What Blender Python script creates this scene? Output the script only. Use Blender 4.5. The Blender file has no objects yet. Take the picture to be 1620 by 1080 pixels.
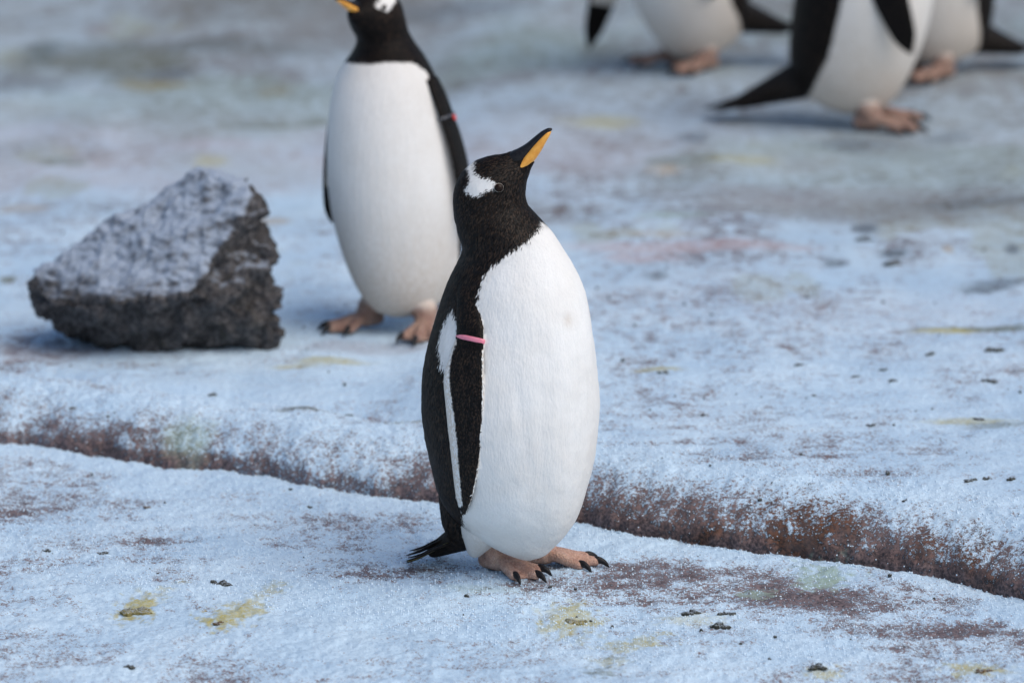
import bpy, bmesh, math, random
import numpy as np
from mathutils import Vector, Matrix
from mathutils.bvhtree import BVHTree

random.seed(7); np.random.seed(7)
SC = bpy.context.scene
COL = SC.collection
R = math.radians

# ------------------------------------------------------------------ camera
F_PX, W_PX, H_PX = 8000.0, 1620.0, 1080.0
PITCH = R(12.6)
CAM = Vector((-0.024, -7.39, 2.02))
cd = bpy.data.cameras.new('camera'); cam = bpy.data.objects.new('camera', cd); COL.objects.link(cam)
cd.sensor_width = 36.0; cd.lens = F_PX / W_PX * 36.0
cd.clip_start = 0.1; cd.clip_end = 2000
cam.location = CAM; cam.rotation_euler = (math.pi/2 - PITCH, 0, 0)
cd.dof.use_dof = True; cd.dof.focus_distance = 7.56; cd.dof.aperture_fstop = 3.5
cd.dof.aperture_blades = 0
SC.camera = cam

# ------------------------------------------------------------------ sky, sun, exposure
SUN_EL, SUN_AZ = R(50), R(128)          # azimuth from +Y towards +X
world = bpy.data.worlds.new('World'); SC.world = world; world.use_nodes = True
wn = world.node_tree.nodes; wl = world.node_tree.links
for n in list(wn): wn.remove(n)
sky = wn.new('ShaderNodeTexSky'); sky.sky_type = 'NISHITA'; sky.sun_disc = False
sky.sun_elevation = SUN_EL; sky.sun_rotation = SUN_AZ
sky.air_density = 1.0; sky.dust_density = 1.5; sky.ozone_density = 1.0
bg = wn.new('ShaderNodeBackground'); bg.inputs['Strength'].default_value = 0.10
wo = wn.new('ShaderNodeOutputWorld')
wl.new(sky.outputs[0], bg.inputs[0]); wl.new(bg.outputs[0], wo.inputs[0])
sd = bpy.data.lights.new('sun', 'SUN'); sun = bpy.data.objects.new('sun', sd); COL.objects.link(sun)
sd.energy = 1.5; sd.angle = R(60); sd.color = (1.0, 0.91, 0.79)
tosun = Vector((math.sin(SUN_AZ)*math.cos(SUN_EL), math.cos(SUN_AZ)*math.cos(SUN_EL), math.sin(SUN_EL)))
sun.rotation_euler = tosun.to_track_quat('Z', 'Y').to_euler()
SC.view_settings.view_transform = 'Standard'; SC.view_settings.look = 'None'
SC.view_settings.exposure = 0.44; SC.view_settings.gamma = 1.0
SC.view_settings.use_curve_mapping = False

# ------------------------------------------------------------------ geometry of the view, used to measure the photograph
_cp, _sp = math.cos(PITCH), math.sin(PITCH)
def ray_dir(px, py):
    a = (px - W_PX/2)/F_PX; b = (py - H_PX/2)/F_PX
    return Vector((a, _cp - b*_sp, -_sp - b*_cp))
def on_ground(px, py, z=0.0):
    d = ray_dir(px, py); t = (z - CAM.z)/d.z
    return CAM + d*t
def on_wall(px, py, y=0.0):
    d = ray_dir(px, py); t = (y - CAM.y)/d.y
    return CAM + d*t
def project(P):
    D = np.asarray(P, float) - np.array(CAM)
    z = D[..., 1]*_cp - D[..., 2]*_sp
    b = (-D[..., 1]*_sp - D[..., 2]*_cp)/z
    return np.stack([W_PX/2 + F_PX*D[..., 0]/z, H_PX/2 + F_PX*b], -1)
def px_scale(py, z=0.0):
    p = on_ground(810, py, z); return F_PX/((p-CAM).y*_cp - (p-CAM).z*_sp)

# ------------------------------------------------------------------ numpy noise
def _hash(ix, iy, iz, seed):
    h = (ix.astype(np.int64)*374761393 + iy.astype(np.int64)*668265263 + iz.astype(np.int64)*2147483647 + seed*974711) & 0xffffffff
    h = ((h ^ (h >> 13))*1274126177) & 0xffffffff
    h = ((h ^ (h >> 16))*2246822519) & 0xffffffff
    return ((h ^ (h >> 15)) & 0xffffff)/float(0xffffff)
def vnoise2(x, y, seed=0):
    ix = np.floor(x); iy = np.floor(y); fx = x-ix; fy = y-iy
    fx = fx*fx*fx*(fx*(fx*6-15)+10); fy = fy*fy*fy*(fy*(fy*6-15)+10)
    z = np.zeros_like(ix)
    a = _hash(ix, iy, z, seed); b = _hash(ix+1, iy, z, seed); c = _hash(ix, iy+1, z, seed); d = _hash(ix+1, iy+1, z, seed)
    return (a*(1-fx)+b*fx)*(1-fy) + (c*(1-fx)+d*fx)*fy
def fbm2(x, y, oct=4, seed=0, gain=0.5):
    s = np.zeros_like(x, float); a = 1.0; t = 0
    for o in range(oct):
        ca, sa = math.cos(0.6*o), math.sin(0.6*o)
        s += a*vnoise2((x*ca-y*sa)*2**o+17.3*o, (x*sa+y*ca)*2**o-9.1*o, seed+o); t += a; a *= gain
    return s/t
def vnoise3(P, seed=0):
    I = np.floor(P); f = P-I; f = f*f*f*(f*(f*6-15)+10)
    out = 0
    for dx in (0, 1):
        for dy in (0, 1):
            for dz in (0, 1):
                w = (f[:, 0] if dx else 1-f[:, 0])*(f[:, 1] if dy else 1-f[:, 1])*(f[:, 2] if dz else 1-f[:, 2])
                out = out + w*_hash(I[:, 0]+dx, I[:, 1]+dy, I[:, 2]+dz, seed)
    return out
def fbm3(P, oct=4, seed=0, gain=0.5):
    s = 0; a = 1; t = 0
    for o in range(oct):
        s = s + a*vnoise3(P*2**o + 13.7*o, seed+o); t += a; a *= gain
    return s/t
def worley2(x, y, seed=0):
    ix = np.floor(x); iy = np.floor(y); best = np.full(x.shape, 9.0); z = np.zeros_like(ix)
    for dx in (-1, 0, 1):
        for dy in (-1, 0, 1):
            px = ix+dx+_hash(ix+dx, iy+dy, z, seed); py = iy+dy+_hash(ix+dx, iy+dy, z+1, seed)
            best = np.minimum(best, (x-px)**2+(y-py)**2)
    return np.sqrt(best)
def sstep(a, b, x):
    t = np.clip((x-a)/(b-a), 0, 1); return t*t*(3-2*t)

# ------------------------------------------------------------------ mesh helpers
def mesh_from(name, V, F, smooth=True):
    me = bpy.data.meshes.new(name)
    V = np.asarray(V, np.float32)
    me.vertices.add(len(V)); me.vertices.foreach_set('co', V.ravel())
    if isinstance(F, np.ndarray):
        n, k = F.shape; loops = F.astype(np.int32).ravel(); starts = np.arange(n, dtype=np.int32)*k
    else:
        loops = np.array([i for f in F for i in f], np.int32)
        starts = np.cumsum([0]+[len(f) for f in F[:-1]]).astype(np.int32); n = len(F)
    me.loops.add(len(loops)); me.loops.foreach_set('vertex_index', loops)
    me.polygons.add(n); me.polygons.foreach_set('loop_start', starts)
    me.update(calc_edges=True); me.validate()
    if smooth: me.polygons.foreach_set('use_smooth', np.ones(len(me.polygons), bool))
    return me
def fattr(me, name, vals):
    a = me.attributes.new(name, 'FLOAT', 'POINT'); a.data.foreach_set('value', np.asarray(vals, np.float32).ravel())
def obj(name, me, mat=None, parent=None):
    o = bpy.data.objects.new(name, me); COL.objects.link(o)
    if mat is not None and len(me.materials) == 0: me.materials.append(mat)
    if parent is not None: o.parent = parent
    return o
def tag(o, label=None, cat=None, group=None, kind=None):
    if label: o['label'] = label
    if cat: o['category'] = cat
    if group: o['group'] = group
    if kind: o['kind'] = kind
    return o
def empty(name, loc=(0, 0, 0), rz=0):
    o = bpy.data.objects.new(name, None); COL.objects.link(o); o.location = loc; o.rotation_euler = (0, 0, rz)
    o.empty_display_size = 0.1
    return o
def catmull(P, n):
    """resample rows of P (m,k) at n evenly spaced parameters"""
    P = np.asarray(P, float); m = len(P)
    t = np.linspace(0, m-1, n); i = np.clip(np.floor(t).astype(int), 0, m-2); f = (t-i)[:, None]
    p1 = P[i]; p2 = P[i+1]
    p0 = np.where((i > 0)[:, None], P[np.maximum(i-1, 0)], 2*p1-p2)
    p3 = np.where((i < m-2)[:, None], P[np.minimum(i+2, m-1)], 2*p2-p1)
    return 0.5*((2*p1)+(p2-p0)*f+(2*p0-5*p1+4*p2-p3)*f*f+(3*p1-p0-3*p2+p3)*f**3)
def loft(C, E1, E2, nring, nang, pole0=None, pole1=None, power=1.0):
    """closed tube from sections: centre C, half axes E1 (front) and E2 (right side). returns V, F(list), ring/angle index"""
    S = catmull(np.hstack([C, E1, E2]), nring)
    th = np.arange(nang)*2*math.pi/nang
    c = np.cos(th); s = np.sin(th)
    if power != 1.0:
        c = np.sign(c)*np.abs(c)**power; s = np.sign(s)*np.abs(s)**power
    V = S[:, None, 0:3] + S[:, None, 3:6]*c[None, :, None] + S[:, None, 6:9]*s[None, :, None]
    V = V.reshape(-1, 3); F = []
    i = np.arange(nring-1)[:, None]*nang; j = np.arange(nang)[None, :]; j2 = (j+1) % nang
    F = np.stack([i+j, i+j2, i+nang+j2, i+nang+j], -1).reshape(-1, 4).tolist()
    p0 = S[0, :3] if pole0 is None else np.asarray(pole0); p1 = S[-1, :3] if pole1 is None else np.asarray(pole1)
    V = np.vstack([V, p0, p1]); a = nring*nang
    for k in range(nang):
        F.append((a, (k+1) % nang, k)); F.append((a+1, (nring-1)*nang+k, (nring-1)*nang+(k+1) % nang))
    return V, F, S
def fix_normals(me):
    bm = bmesh.new(); bm.from_mesh(me); bmesh.ops.recalc_face_normals(bm, faces=bm.faces); bm.to_mesh(me); bm.free()
def poly_sdf(X, Y, poly):
    """signed distance to a closed polygon, positive inside"""
    poly = np.asarray(poly, float); n = len(poly); best = np.full(X.shape, 1e9); ins = np.zeros(X.shape, bool)
    for k in range(n):
        ax, ay = poly[k]; bx, by = poly[(k+1) % n]
        ex, ey = bx-ax, by-ay; L = ex*ex+ey*ey+1e-12
        t = np.clip(((X-ax)*ex+(Y-ay)*ey)/L, 0, 1)
        best = np.minimum(best, (X-ax-t*ex)**2+(Y-ay-t*ey)**2)
        cond = ((ay > Y) != (by > Y)) & (X < (bx-ax)*(Y-ay)/(by-ay+1e-12)+ax)
        ins ^= cond
    d = np.sqrt(best); return np.where(ins, d, -d)

# ------------------------------------------------------------------ node helpers
class NT:
    def __init__(s, name):
        s.m = bpy.data.materials.new(name); s.m.use_nodes = True; s.t = s.m.node_tree
        s.bsdf = s.t.nodes['Principled BSDF']; s.out = s.t.nodes['Material Output']
    def n(s, typ, **kw):
        nd = s.t.nodes.new(typ)
        for k, v in kw.items():
            if k.startswith('i_'): nd.inputs[k[2:].replace('_', ' ')].default_value = v
            else: setattr(nd, k, v)
        return nd
    def l(s, a, b): s.t.links.new(a, b)
    def attr(s, name): return s.n('ShaderNodeAttribute', attribute_name=name)
    def coord(s, kind='Object', scale=(1, 1, 1)):
        tc = s.n('ShaderNodeTexCoord'); mp = s.n('ShaderNodeMapping'); mp.inputs['Scale'].default_value = scale
        s.l(tc.outputs[kind], mp.inputs['Vector']); return mp.outputs[0]
    def noise(s, vec, scale, detail=3, rough=0.55):
        nd = s.n('ShaderNodeTexNoise'); nd.inputs['Scale'].default_value = scale; nd.inputs['Detail'].default_value = detail
        nd.inputs['Roughness'].default_value = rough; s.l(vec, nd.inputs['Vector']); return nd.outputs['Fac']
    def math(s, op, a, b=None, c=None, clamp=False):
        nd = s.n('ShaderNodeMath', operation=op, use_clamp=clamp)
        for i, v in enumerate((a, b, c)):
            if v is None: continue
            if isinstance(v, (int, float)): nd.inputs[i].default_value = v
            else: s.l(v, nd.inputs[i])
        return nd.outputs[0]
    def smooth(s, v, a, b, lo=0.0, hi=1.0):
        nd = s.n('ShaderNodeMapRange', interpolation_type='SMOOTHSTEP')
        for k, x in zip(('From Min', 'From Max', 'To Min', 'To Max'), (a, b, lo, hi)): nd.inputs[k].default_value = x
        s.l(v, nd.inputs['Value']); return nd.outputs[0]
    def mix(s, f, a, b):
        nd = s.n('ShaderNodeMix', data_type='RGBA')
        for sock, v in ((nd.inputs[0], f), (nd.inputs[6], a), (nd.inputs[7], b)):
            if isinstance(v, (int, float)): sock.default_value = v
            elif isinstance(v, tuple): sock.default_value = (*v, 1)
            else: s.l(v, sock)
        return nd.outputs[2]
    def bump(s, h, strength, dist, normal=None):
        nd = s.n('ShaderNodeBump'); nd.inputs['Strength'].default_value = strength; nd.inputs['Distance'].default_value = dist
        s.l(h, nd.inputs['Height'])
        if normal is not None: s.l(normal, nd.inputs['Normal'])
        return nd.outputs[0]
    def set(s, **kw):
        for k, v in kw.items():
            sock = s.bsdf.inputs[k.replace('_', ' ')]
            if isinstance(v, (int, float)): sock.default_value = v
            elif isinstance(v, tuple): sock.default_value = (*v, 1) if len(sock.default_value) == 4 else v
            else: s.l(v, sock)
        return s.m

# ------------------------------------------------------------------ materials
def mat_ground():
    t = NT('frosted_ground')
    P = t.coord('Object')
    cov = t.attr('cover').outputs['Fac']; rust = t.attr('rust').outputs['Fac']; st = t.attr('stain')
    n1 = t.noise(P, 170, 4, 0.62); n2 = t.noise(P, 34, 4, 0.6); n3 = t.noise(P, 5, 4, 0.55); n4 = t.noise(P, 420, 2, 0.6)
    mixn = t.math('ADD', t.math('ADD', t.math('MULTIPLY', n1, 0.75), t.math('MULTIPLY', n4, 0.45)), t.math('MULTIPLY', t.math('SUBTRACT', n2, 0.75), 0.40))
    snow = t.smooth(t.math('SUBTRACT', cov, mixn), -0.09, 0.13)
    # bare surface: mauve brown grit, rusty on the lip
    bare = t.mix(t.smooth(n1, 0.35, 0.68), (0.052, 0.043, 0.049), (0.24, 0.18, 0.185))
    rcol = t.mix(t.smooth(n1, 0.36, 0.66), (0.014, 0.009, 0.007), (0.15, 0.064, 0.034))
    rcol = t.mix(t.smooth(n2, 0.42, 0.70, 0, 0.8), rcol, (0.085, 0.062, 0.06))
    bare = t.mix(rust, bare, rcol)
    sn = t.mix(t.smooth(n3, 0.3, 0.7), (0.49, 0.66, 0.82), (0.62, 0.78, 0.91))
    sn = t.mix(t.smooth(n1, 0.45, 0.25), sn, (0.34, 0.47, 0.62))
    col = t.mix(snow, bare, sn)
    sa = t.math('MULTIPLY', st.outputs['Alpha'], t.smooth(mixn, 0.36, 0.62, 0.60, 1.0))
    col = t.mix(sa, col, st.outputs['Color'])
    b1 = t.bump(n1, 0.6, 0.004); b2 = t.bump(n4, 0.55, 0.002, b1); b3 = t.bump(snow, 0.35, 0.002, b2)
    return t.set(Base_Color=col, Roughness=t.smooth(snow, 0, 1, 0.85, 0.62), Normal=b3, Specular_IOR_Level=0.35)
def mat_grain():
    t = NT('snow_grain'); P = t.coord('Object'); n = t.noise(P, 60, 2)
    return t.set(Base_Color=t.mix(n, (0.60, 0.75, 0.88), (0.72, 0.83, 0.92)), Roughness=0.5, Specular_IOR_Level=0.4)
def mat_rock():
    t = NT('frosted_rock'); P = t.coord('Object')
    g = t.n('ShaderNodeNewGeometry'); sx = t.n('ShaderNodeSeparateXYZ'); t.l(g.outputs['Normal'], sx.inputs[0])
    n1 = t.noise(P, 140, 4, 0.65); n2 = t.noise(P, 26, 5, 0.6); n3 = t.noise(P, 60, 4, 0.6)
    cov = t.attr('frost').outputs['Fac']
    up = t.math('ADD', t.math('MULTIPLY', sx.outputs['Z'], 0.66), t.math('MULTIPLY', cov, 0.62))
    f = t.math('SUBTRACT', up, t.math('ADD', t.math('MULTIPLY', n1, 0.55), t.math('ADD', t.math('MULTIPLY', n2, 0.75), t.math('MULTIPLY', n3, 0.5))))
    snow = t.smooth(f, -0.30, 0.36, 0.0, 0.9)
    rock = t.mix(t.smooth(n1, 0.3, 0.7), (0.014, 0.013, 0.014), (0.135, 0.126, 0.128))
    rock = t.mix(t.smooth(n2, 0.55, 0.75), rock, (0.05, 0.045, 0.035))
    col = t.mix(snow, rock, (0.44, 0.52, 0.64))
    nm = t.bump(n1, 0.9, 0.006, t.bump(n3, 0.8, 0.012))
    return t.set(Base_Color=col, Roughness=0.8, Normal=nm, Specular_IOR_Level=0.3)
def mat_feather():
    t = NT('penguin_feathers'); P = t.coord('Object', (1, 1, 0.30)); Q = t.coord('Object')
    w = t.attr('white').outputs['Fac']; dirt_shade = t.attr('dirt_shade').outputs['Fac']
    nf = t.noise(P, 330, 3, 0.65); ne = t.noise(t.coord('Object', (1, 1, 0.55)), 430, 3, 0.6); nm_ = t.noise(Q, 110, 2, 0.5); nb = t.noise(Q, 14, 3, 0.5); nfine = t.noise(P, 720, 2, 0.5)
    vo = t.n('ShaderNodeTexVoronoi'); vo.inputs['Scale'].default_value = 300; t.l(P, vo.inputs['Vector']); vd = vo.outputs['Distance']
    jit = t.math('ADD', t.math('MULTIPLY', t.math('SUBTRACT', ne, 0.5), 0.017), t.math('MULTIPLY', t.math('SUBTRACT', nm_, 0.5), 0.005))
    d = t.math('ADD', w, jit)
    m = t.smooth(d, -0.0026, 0.0028)
    blk = t.mix(t.smooth(nf, 0.50, 0.80), (0.003, 0.0026, 0.0026), (0.062, 0.037, 0.023))
    blk = t.mix(t.smooth(nb, 0.48, 0.75, 0, 0.5), blk, (0.026, 0.016, 0.011))
    blk = t.mix(t.smooth(vd, 0.55, 0.25, 0, 0.45), blk, (0.016, 0.010, 0.008))
    wht = t.mix(t.smooth(nb, 0.3, 0.7), (0.79, 0.77, 0.74), (0.84, 0.83, 0.81))
    wht = t.mix(t.smooth(nfine, 0.38, 0.6, 0.15, 0), wht, (0.66, 0.655, 0.64))
    wht = t.mix(t.math('MULTIPLY', dirt_shade, t.smooth(nf, 0.3, 0.65, 0.5, 1.0)), wht, (0.50, 0.40, 0.31))
    ns = t.noise(t.coord('Object', (1, 1, 0.12)), 95, 3, 0.6)
    wht = t.mix(t.smooth(ns, 0.45, 0.72, 0, 0.12), wht, (0.60, 0.59, 0.57))
    hb = t.math('ADD', nf, t.math('MULTIPLY', vd, 0.5))
    nm = t.bump(hb, 0.32, 0.0024, t.bump(ns, 0.30, 0.004))
    return t.set(Base_Color=t.mix(m, blk, wht), Roughness=t.smooth(m, 0, 1, 0.55, 0.8), Normal=nm, Specular_IOR_Level=t.smooth(m, 0, 1, 0.10, 0.3), Sheen_Weight=0.0, Sheen_Roughness=0.5)
def mat_flipper():
    t = NT('flipper_feathers'); P = t.coord('Object', (1, 1, 0.5))
    w = t.attr('white').outputs['Fac']; n = t.noise(P, 420, 3, 0.6); ne = t.noise(P, 240, 2)
    d = t.math('ADD', w, t.math('MULTIPLY', t.math('SUBTRACT', ne, 0.5), 0.006))
    m = t.smooth(d, -0.0008, 0.0012)
    blk = t.mix(t.smooth(n, 0.45, 0.75), (0.003, 0.0026, 0.0026), (0.026, 0.016, 0.011))
    wht = t.mix(n, (0.62, 0.52, 0.43), (0.80, 0.76, 0.70))
    return t.set(Base_Color=t.mix(m, blk, wht), Roughness=t.smooth(m, 0, 1, 0.5, 0.7), Normal=t.bump(n, 0.6, 0.002), Specular_IOR_Level=0.12)
def mat_skin(name='foot_skin', k=1.0):
    t = NT(name); P = t.coord('Object'); n = t.noise(P, 60, 4, 0.6); n2 = t.noise(P, 330, 3, 0.6); n3 = t.noise(P, 24, 2)
    c = t.mix(t.smooth(n, 0.3, 0.7), (0.47*k, 0.255*k, 0.19*k), (0.66*k, 0.44*k, 0.335*k))
    vo = t.n('ShaderNodeTexVoronoi'); vo.inputs['Scale'].default_value = 380; t.l(P, vo.inputs['Vector'])
    c = t.mix(t.smooth(vo.outputs['Distance'], 0.35, 0.7, 0, 0.35), c, (0.25*k, 0.14*k, 0.11*k))
    c = t.mix(t.smooth(n2, 0.5, 0.75, 0, 0.5), c, (0.36, 0.20, 0.16))
    c = t.mix(t.math('MULTIPLY', t.attr('thigh').outputs['Fac'], t.smooth(n2, 0.3, 0.6, 0.6, 1.0)), c, (0.68, 0.58, 0.50))
    c = t.mix(t.attr('sole').outputs['Fac'], c, (0.02, 0.015, 0.014))
    return t.set(Base_Color=c, Roughness=0.55, Normal=t.bump(vo.outputs['Distance'], 0.5, 0.002, t.bump(n2, 0.7, 0.003, t.bump(n, 0.7, 0.006))), Subsurface_Weight=0.08, Subsurface_Radius=(0.01, 0.004, 0.002), Subsurface_Scale=0.3)
def mat_plain(name, c1, c2, scale=200, rough=0.4, bump=0.2, dist=0.001, spec=0.5):
    t = NT(name); P = t.coord('Object'); n = t.noise(P, scale, 3, 0.6)
    return t.set(Base_Color=t.mix(t.smooth(n, 0.3, 0.7), c1, c2), Roughness=rough, Normal=t.bump(n, bump, dist), Specular_IOR_Level=spec)
M_GROUND = mat_ground(); M_GRAIN = mat_grain(); M_ROCK = mat_rock()
M_FEATHER = mat_feather(); M_FLIP = mat_flipper(); M_SKIN = mat_skin(); M_SKIND = mat_skin('soiled_foot_skin', 0.62)
M_HORN = mat_plain('black_horn', (0.008, 0.008, 0.010), (0.018, 0.016, 0.017), 260, 0.38, 0.25, 0.001, 0.22)
M_ORANGE = mat_plain('orange_bill', (0.74, 0.30, 0.035), (0.86, 0.42, 0.07), 90, 0.38, 0.15, 0.001)
M_BILLTIP = mat_plain('pale_bill_tip', (0.50, 0.36, 0.25), (0.62, 0.48, 0.36), 200, 0.4)
M_EYE = mat_plain('dark_brown_eye', (0.008, 0.004, 0.003), (0.02, 0.009, 0.005), 300, 0.08, 0.0, 0.001, 0.16)
M_RIM = mat_plain('pale_eye_rim', (0.30, 0.27, 0.23), (0.60, 0.55, 0.49), 400, 0.7)
M_BAND = mat_plain('pink_plastic', (0.74, 0.20, 0.28), (0.80, 0.27, 0.35), 120, 0.35, 0.1)
M_RED = mat_plain('red_plastic', (0.55, 0.03, 0.03), (0.65, 0.05, 0.04), 120, 0.35, 0.1)
M_STEEL = mat_plain('grey_clip', (0.05, 0.05, 0.06), (0.10, 0.10, 0.11), 120, 0.35, 0.1)
M_TAIL = mat_plain('tail_feather_black', (0.004, 0.004, 0.0045), (0.024, 0.017, 0.013), 160, 0.6, 0.4, 0.001, 0.15)
M_TAILW = mat_plain('tail_feather_pale', (0.30, 0.26, 0.22), (0.55, 0.50, 0.45), 200, 0.6, 0.3)
M_TAILY = mat_plain('tail_feather_soiled', (0.10, 0.085, 0.02), (0.22, 0.17, 0.04), 200, 0.6, 0.3)
def mat_dung(name, c1, c2, frost):
    t = NT(name); P = t.coord('Object'); n = t.noise(P, 300, 4, 0.65); n2 = t.noise(P, 520, 3, 0.6)
    g = t.n('ShaderNodeNewGeometry'); sx = t.n('ShaderNodeSeparateXYZ'); t.l(g.outputs['Normal'], sx.inputs[0])
    c = t.mix(t.smooth(n, 0.3, 0.7), c1, c2)
    f = t.math('ADD', t.math('MULTIPLY', sx.outputs['Z'], 0.22), t.math('SUBTRACT', n2, 0.62))
    c = t.mix(t.smooth(f, 0.0, 0.22, 0.0, frost), c, (0.55, 0.65, 0.76))
    return t.set(Base_Color=c, Roughness=0.85, Normal=t.bump(n2, 1.0, 0.004), Specular_IOR_Level=0.25)
M_DUNG = mat_dung('dark_dropping', (0.020, 0.021, 0.018), (0.11, 0.11, 0.09), 0.75)
M_DUNGY = mat_dung('yellow_dropping', (0.13, 0.105, 0.03), (0.42, 0.36, 0.15), 0.7)
M_DUNGB = mat_dung('brown_dropping', (0.09, 0.055, 0.025), (0.26, 0.17, 0.08), 0.6)

# ------------------------------------------------------------------ ground
LIPPX = [(-260, 668), (-120, 690), (0, 706), (60, 712), (110, 722), (180, 733), (250, 744), (330, 750), (430, 766), (560, 786), (690, 801),
         (800, 815), (930, 836), (1000, 852), (1100, 869), (1200, 881), (1300, 893), (1400, 906), (1480, 918), (1560, 940), (1620, 956), (1720, 985)]
_lip = np.array([tuple(on_ground(x, y, 0.0))[:2] for x, y in LIPPX])
def lip_y(x):
    y = np.interp(x, _lip[:, 0], _lip[:, 1])
    return y + 0.012*(vnoise2(x*9, x*0+3.3, 5)-0.5)
def lip_shift(x, y):
    return 0.036*(fbm2(x*17, y*8, 3, 78)-0.5) + 0.010*(fbm2(x*90, y*60, 2, 79)-0.5)
def ground_z(x, y, detail=True):
    x = np.asarray(x, float); y = np.asarray(y, float)
    q = y - lip_y(x)
    qn = q + lip_shift(x, y)
    h = 0.088 + 0.010*np.clip(x, -1, 1) + 0.020*(fbm2(x*5, x*0+1.0, 2, 21)-0.5)
    rr = 0.22 + 0.06*(vnoise2(x*4, x*0, 22)-0.5)
    u = np.clip(qn/rr, 0, 1)
    z = h*np.power(np.clip(1-(1-u)**2, 0, 1), 0.60)
    left = sstep(0.02, -0.30, x)
    z = z - left*(0.020*np.exp(-((q-0.30)/0.05)**2)) - left*0.022*sstep(0.18, 0.34, q)
    z = z + 0.016*(fbm2(x*2.2+4, y*2.2, 3, 31)-0.5)*sstep(0.0, 0.4, np.abs(q)) 
    # banked snow along the foot of the lip
    z = z + 0.004*np.exp(-((q+0.03)/0.04)**2)*fbm2(x*14, y*10, 2, 33)*sstep(-0.02, 0.03, 0.02-q)
    far = sstep(1.6, 3.0, q)
    z = z + 0.02*(fbm2(x*0.9, y*0.9, 3, 35)-0.5)*far
    return z
def grow(start, step, stop, k):
    out = []; v = start
    while abs(v) < abs(stop):
        v += step; step *= k; out.append(v)
    return out
xs = np.concatenate([np.array(grow(-1.0, -0.008, -600, 1.045))[::-1], np.arange(-1.0, 1.0, 0.0034), np.array(grow(1.0, 0.008, 600, 1.045))])
qs = np.concatenate([np.array(grow(-1.25, -0.012, -300, 1.10))[::-1], np.arange(-1.25, -0.04, 0.0046), np.arange(-0.04, 0.17, 0.0022),
                     np.arange(0.17, 0.9, 0.006), np.arange(0.9, 2.2, 0.011), np.array(grow(2.2, 0.013, 900, 1.016))])
X, Q = np.meshgrid(xs, qs, indexing='xy')
Y = Q + lip_y(X)
near = (sstep(1.5, 1.0, np.abs(X))*sstep(-1.6, -1.25, Q)*sstep(2.6, 1.2, Q))
Z = ground_z(X, Y)
# cover of frost: 0..1 threshold against grain noise
def patch(px, py, rx, ry, rot=0.0, z=0.0, soft=0.55, seed=0):
    c = on_ground(px, py, z); s = px_scale(py, z); sn = math.sin(math.atan2(CAM.z-z, c.y-CAM.y))
    ax, ay = rx/s, ry/(s*sn)
    dx, dy = X-c.x, Y-c.y
    ca, sa = math.cos(rot), math.sin(rot)
    m = np.zeros_like(X)
    R2 = 2.3*max(ax, ay)
    I = (np.abs(dx) < R2) & (np.abs(dy) < R2)
    if not I.any(): return m
    x, y = dx[I], dy[I]
    u = (x*ca+y*sa)/ax; v = (-x*sa+y*ca)/ay
    d = np.sqrt(u*u+v*v)
    kf = 1.6 if py < 900 or rx > 60 else 3.4
    nn = fbm2(X[I]*kf/ax+seed*7.7, Y[I]*kf/ay, 5, 50+seed, 0.62)-0.5
    m[I] = sstep(1.0+soft*0.5, 1.0-soft, d+nn*(1.1 if kf < 2 else 3.0))
    return m
ZU = 0.07
wx = fbm2(X*2.3, Y*1.2, 3, 71); wx2 = fbm2(X*11, Y*5, 4, 72); wx3 = fbm2(X*45, Y*30, 3, 73)
wx4 = fbm2(X*5+1.7*Y, Y*26-3*X, 4, 74)
cover = 0.655 + 0.16*(wx-0.5) + 0.24*(wx2-0.5) + 0.16*(wx3-0.5) + 0.22*(wx4-0.5)*(1-0.7*sstep(0.3, 0.7, Q)) - 0.02
Q0 = Q; Q = Q0 + lip_shift(X, Y)
face = np.clip(1 - Q/0.20, 0, 1)*(Q > -0.002)
lipn = fbm2(X*7, Q*5, 4, 77)
cbot = 0.515 - 0.085*sstep(-0.20, 0.10, X) + 0.36*(lipn-0.5)
cface = 0.67 + (cbot-0.67)*sstep(0.14, 0.92, face) - 0.12*sstep(0.86, 0.97, face) + 0.12*(wx3-0.5)
cover = np.where(Q > -0.002, cface*sstep(0.0, 0.15, face) + cover*(1-sstep(0.0, 0.15, face)), cover)
cover = cover + 0.09*sstep(-0.12, -0.02, Q)*(Q <= -0.002)
Q = Q0
bares = [(1180, 948, 230, 26, 0.0, .29), (1010, 905, 130, 20, 0, .27), (860, 932, 110, 12, 0, .26), (1320, 955, 110, 16, 0, .18), (700, 902, 240, 18, 0, .20),
         (560, 842, 190, 18, 0, .14), (260, 857, 42, 7, 0, .26), (120, 800, 150, 20, 0, .13), (480, 905, 160, 14, 0, .15), (640, 872, 160, 12, 0, .16),
         (1540, 1015, 150, 26, 0, .13), (1450, 998, 150, 10, 0, .11), (330, 965, 60, 18, 0, .16), (60, 1010, 80, 14, 0, .10), (480, 870, 90, 10, 0, .14),
         (1330, 880, 70, 8, 0, .12), (60, 540, 120, 20, 0, .18)]
for i, (px, py, rx, ry, ro, a) in enumerate(bares):
    cover -= 0.72*a*patch(px, py, rx*1.05, ry*1.2, ro, 0.0 if py > 700 else ZU, 0.95, i)
# trodden, dirtier frost further back
dist = sstep(0.55, 3.2, Q)
cover -= dist*0.16*fbm2(X*1.7, Y*0.8, 3, 81) + sstep(3.0, 4.6, Q)*0.08
rust = sstep(-0.03, 0.02, Q)*sstep(0.30, 0.10, Q)*(0.35+0.65*sstep(0.35, 0.6, fbm2(X*7, Y*7, 3, 90)))
rust = np.clip(rust*(0.40+0.8*sstep(-0.25, 0.25, X)), 0, 1)
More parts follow.
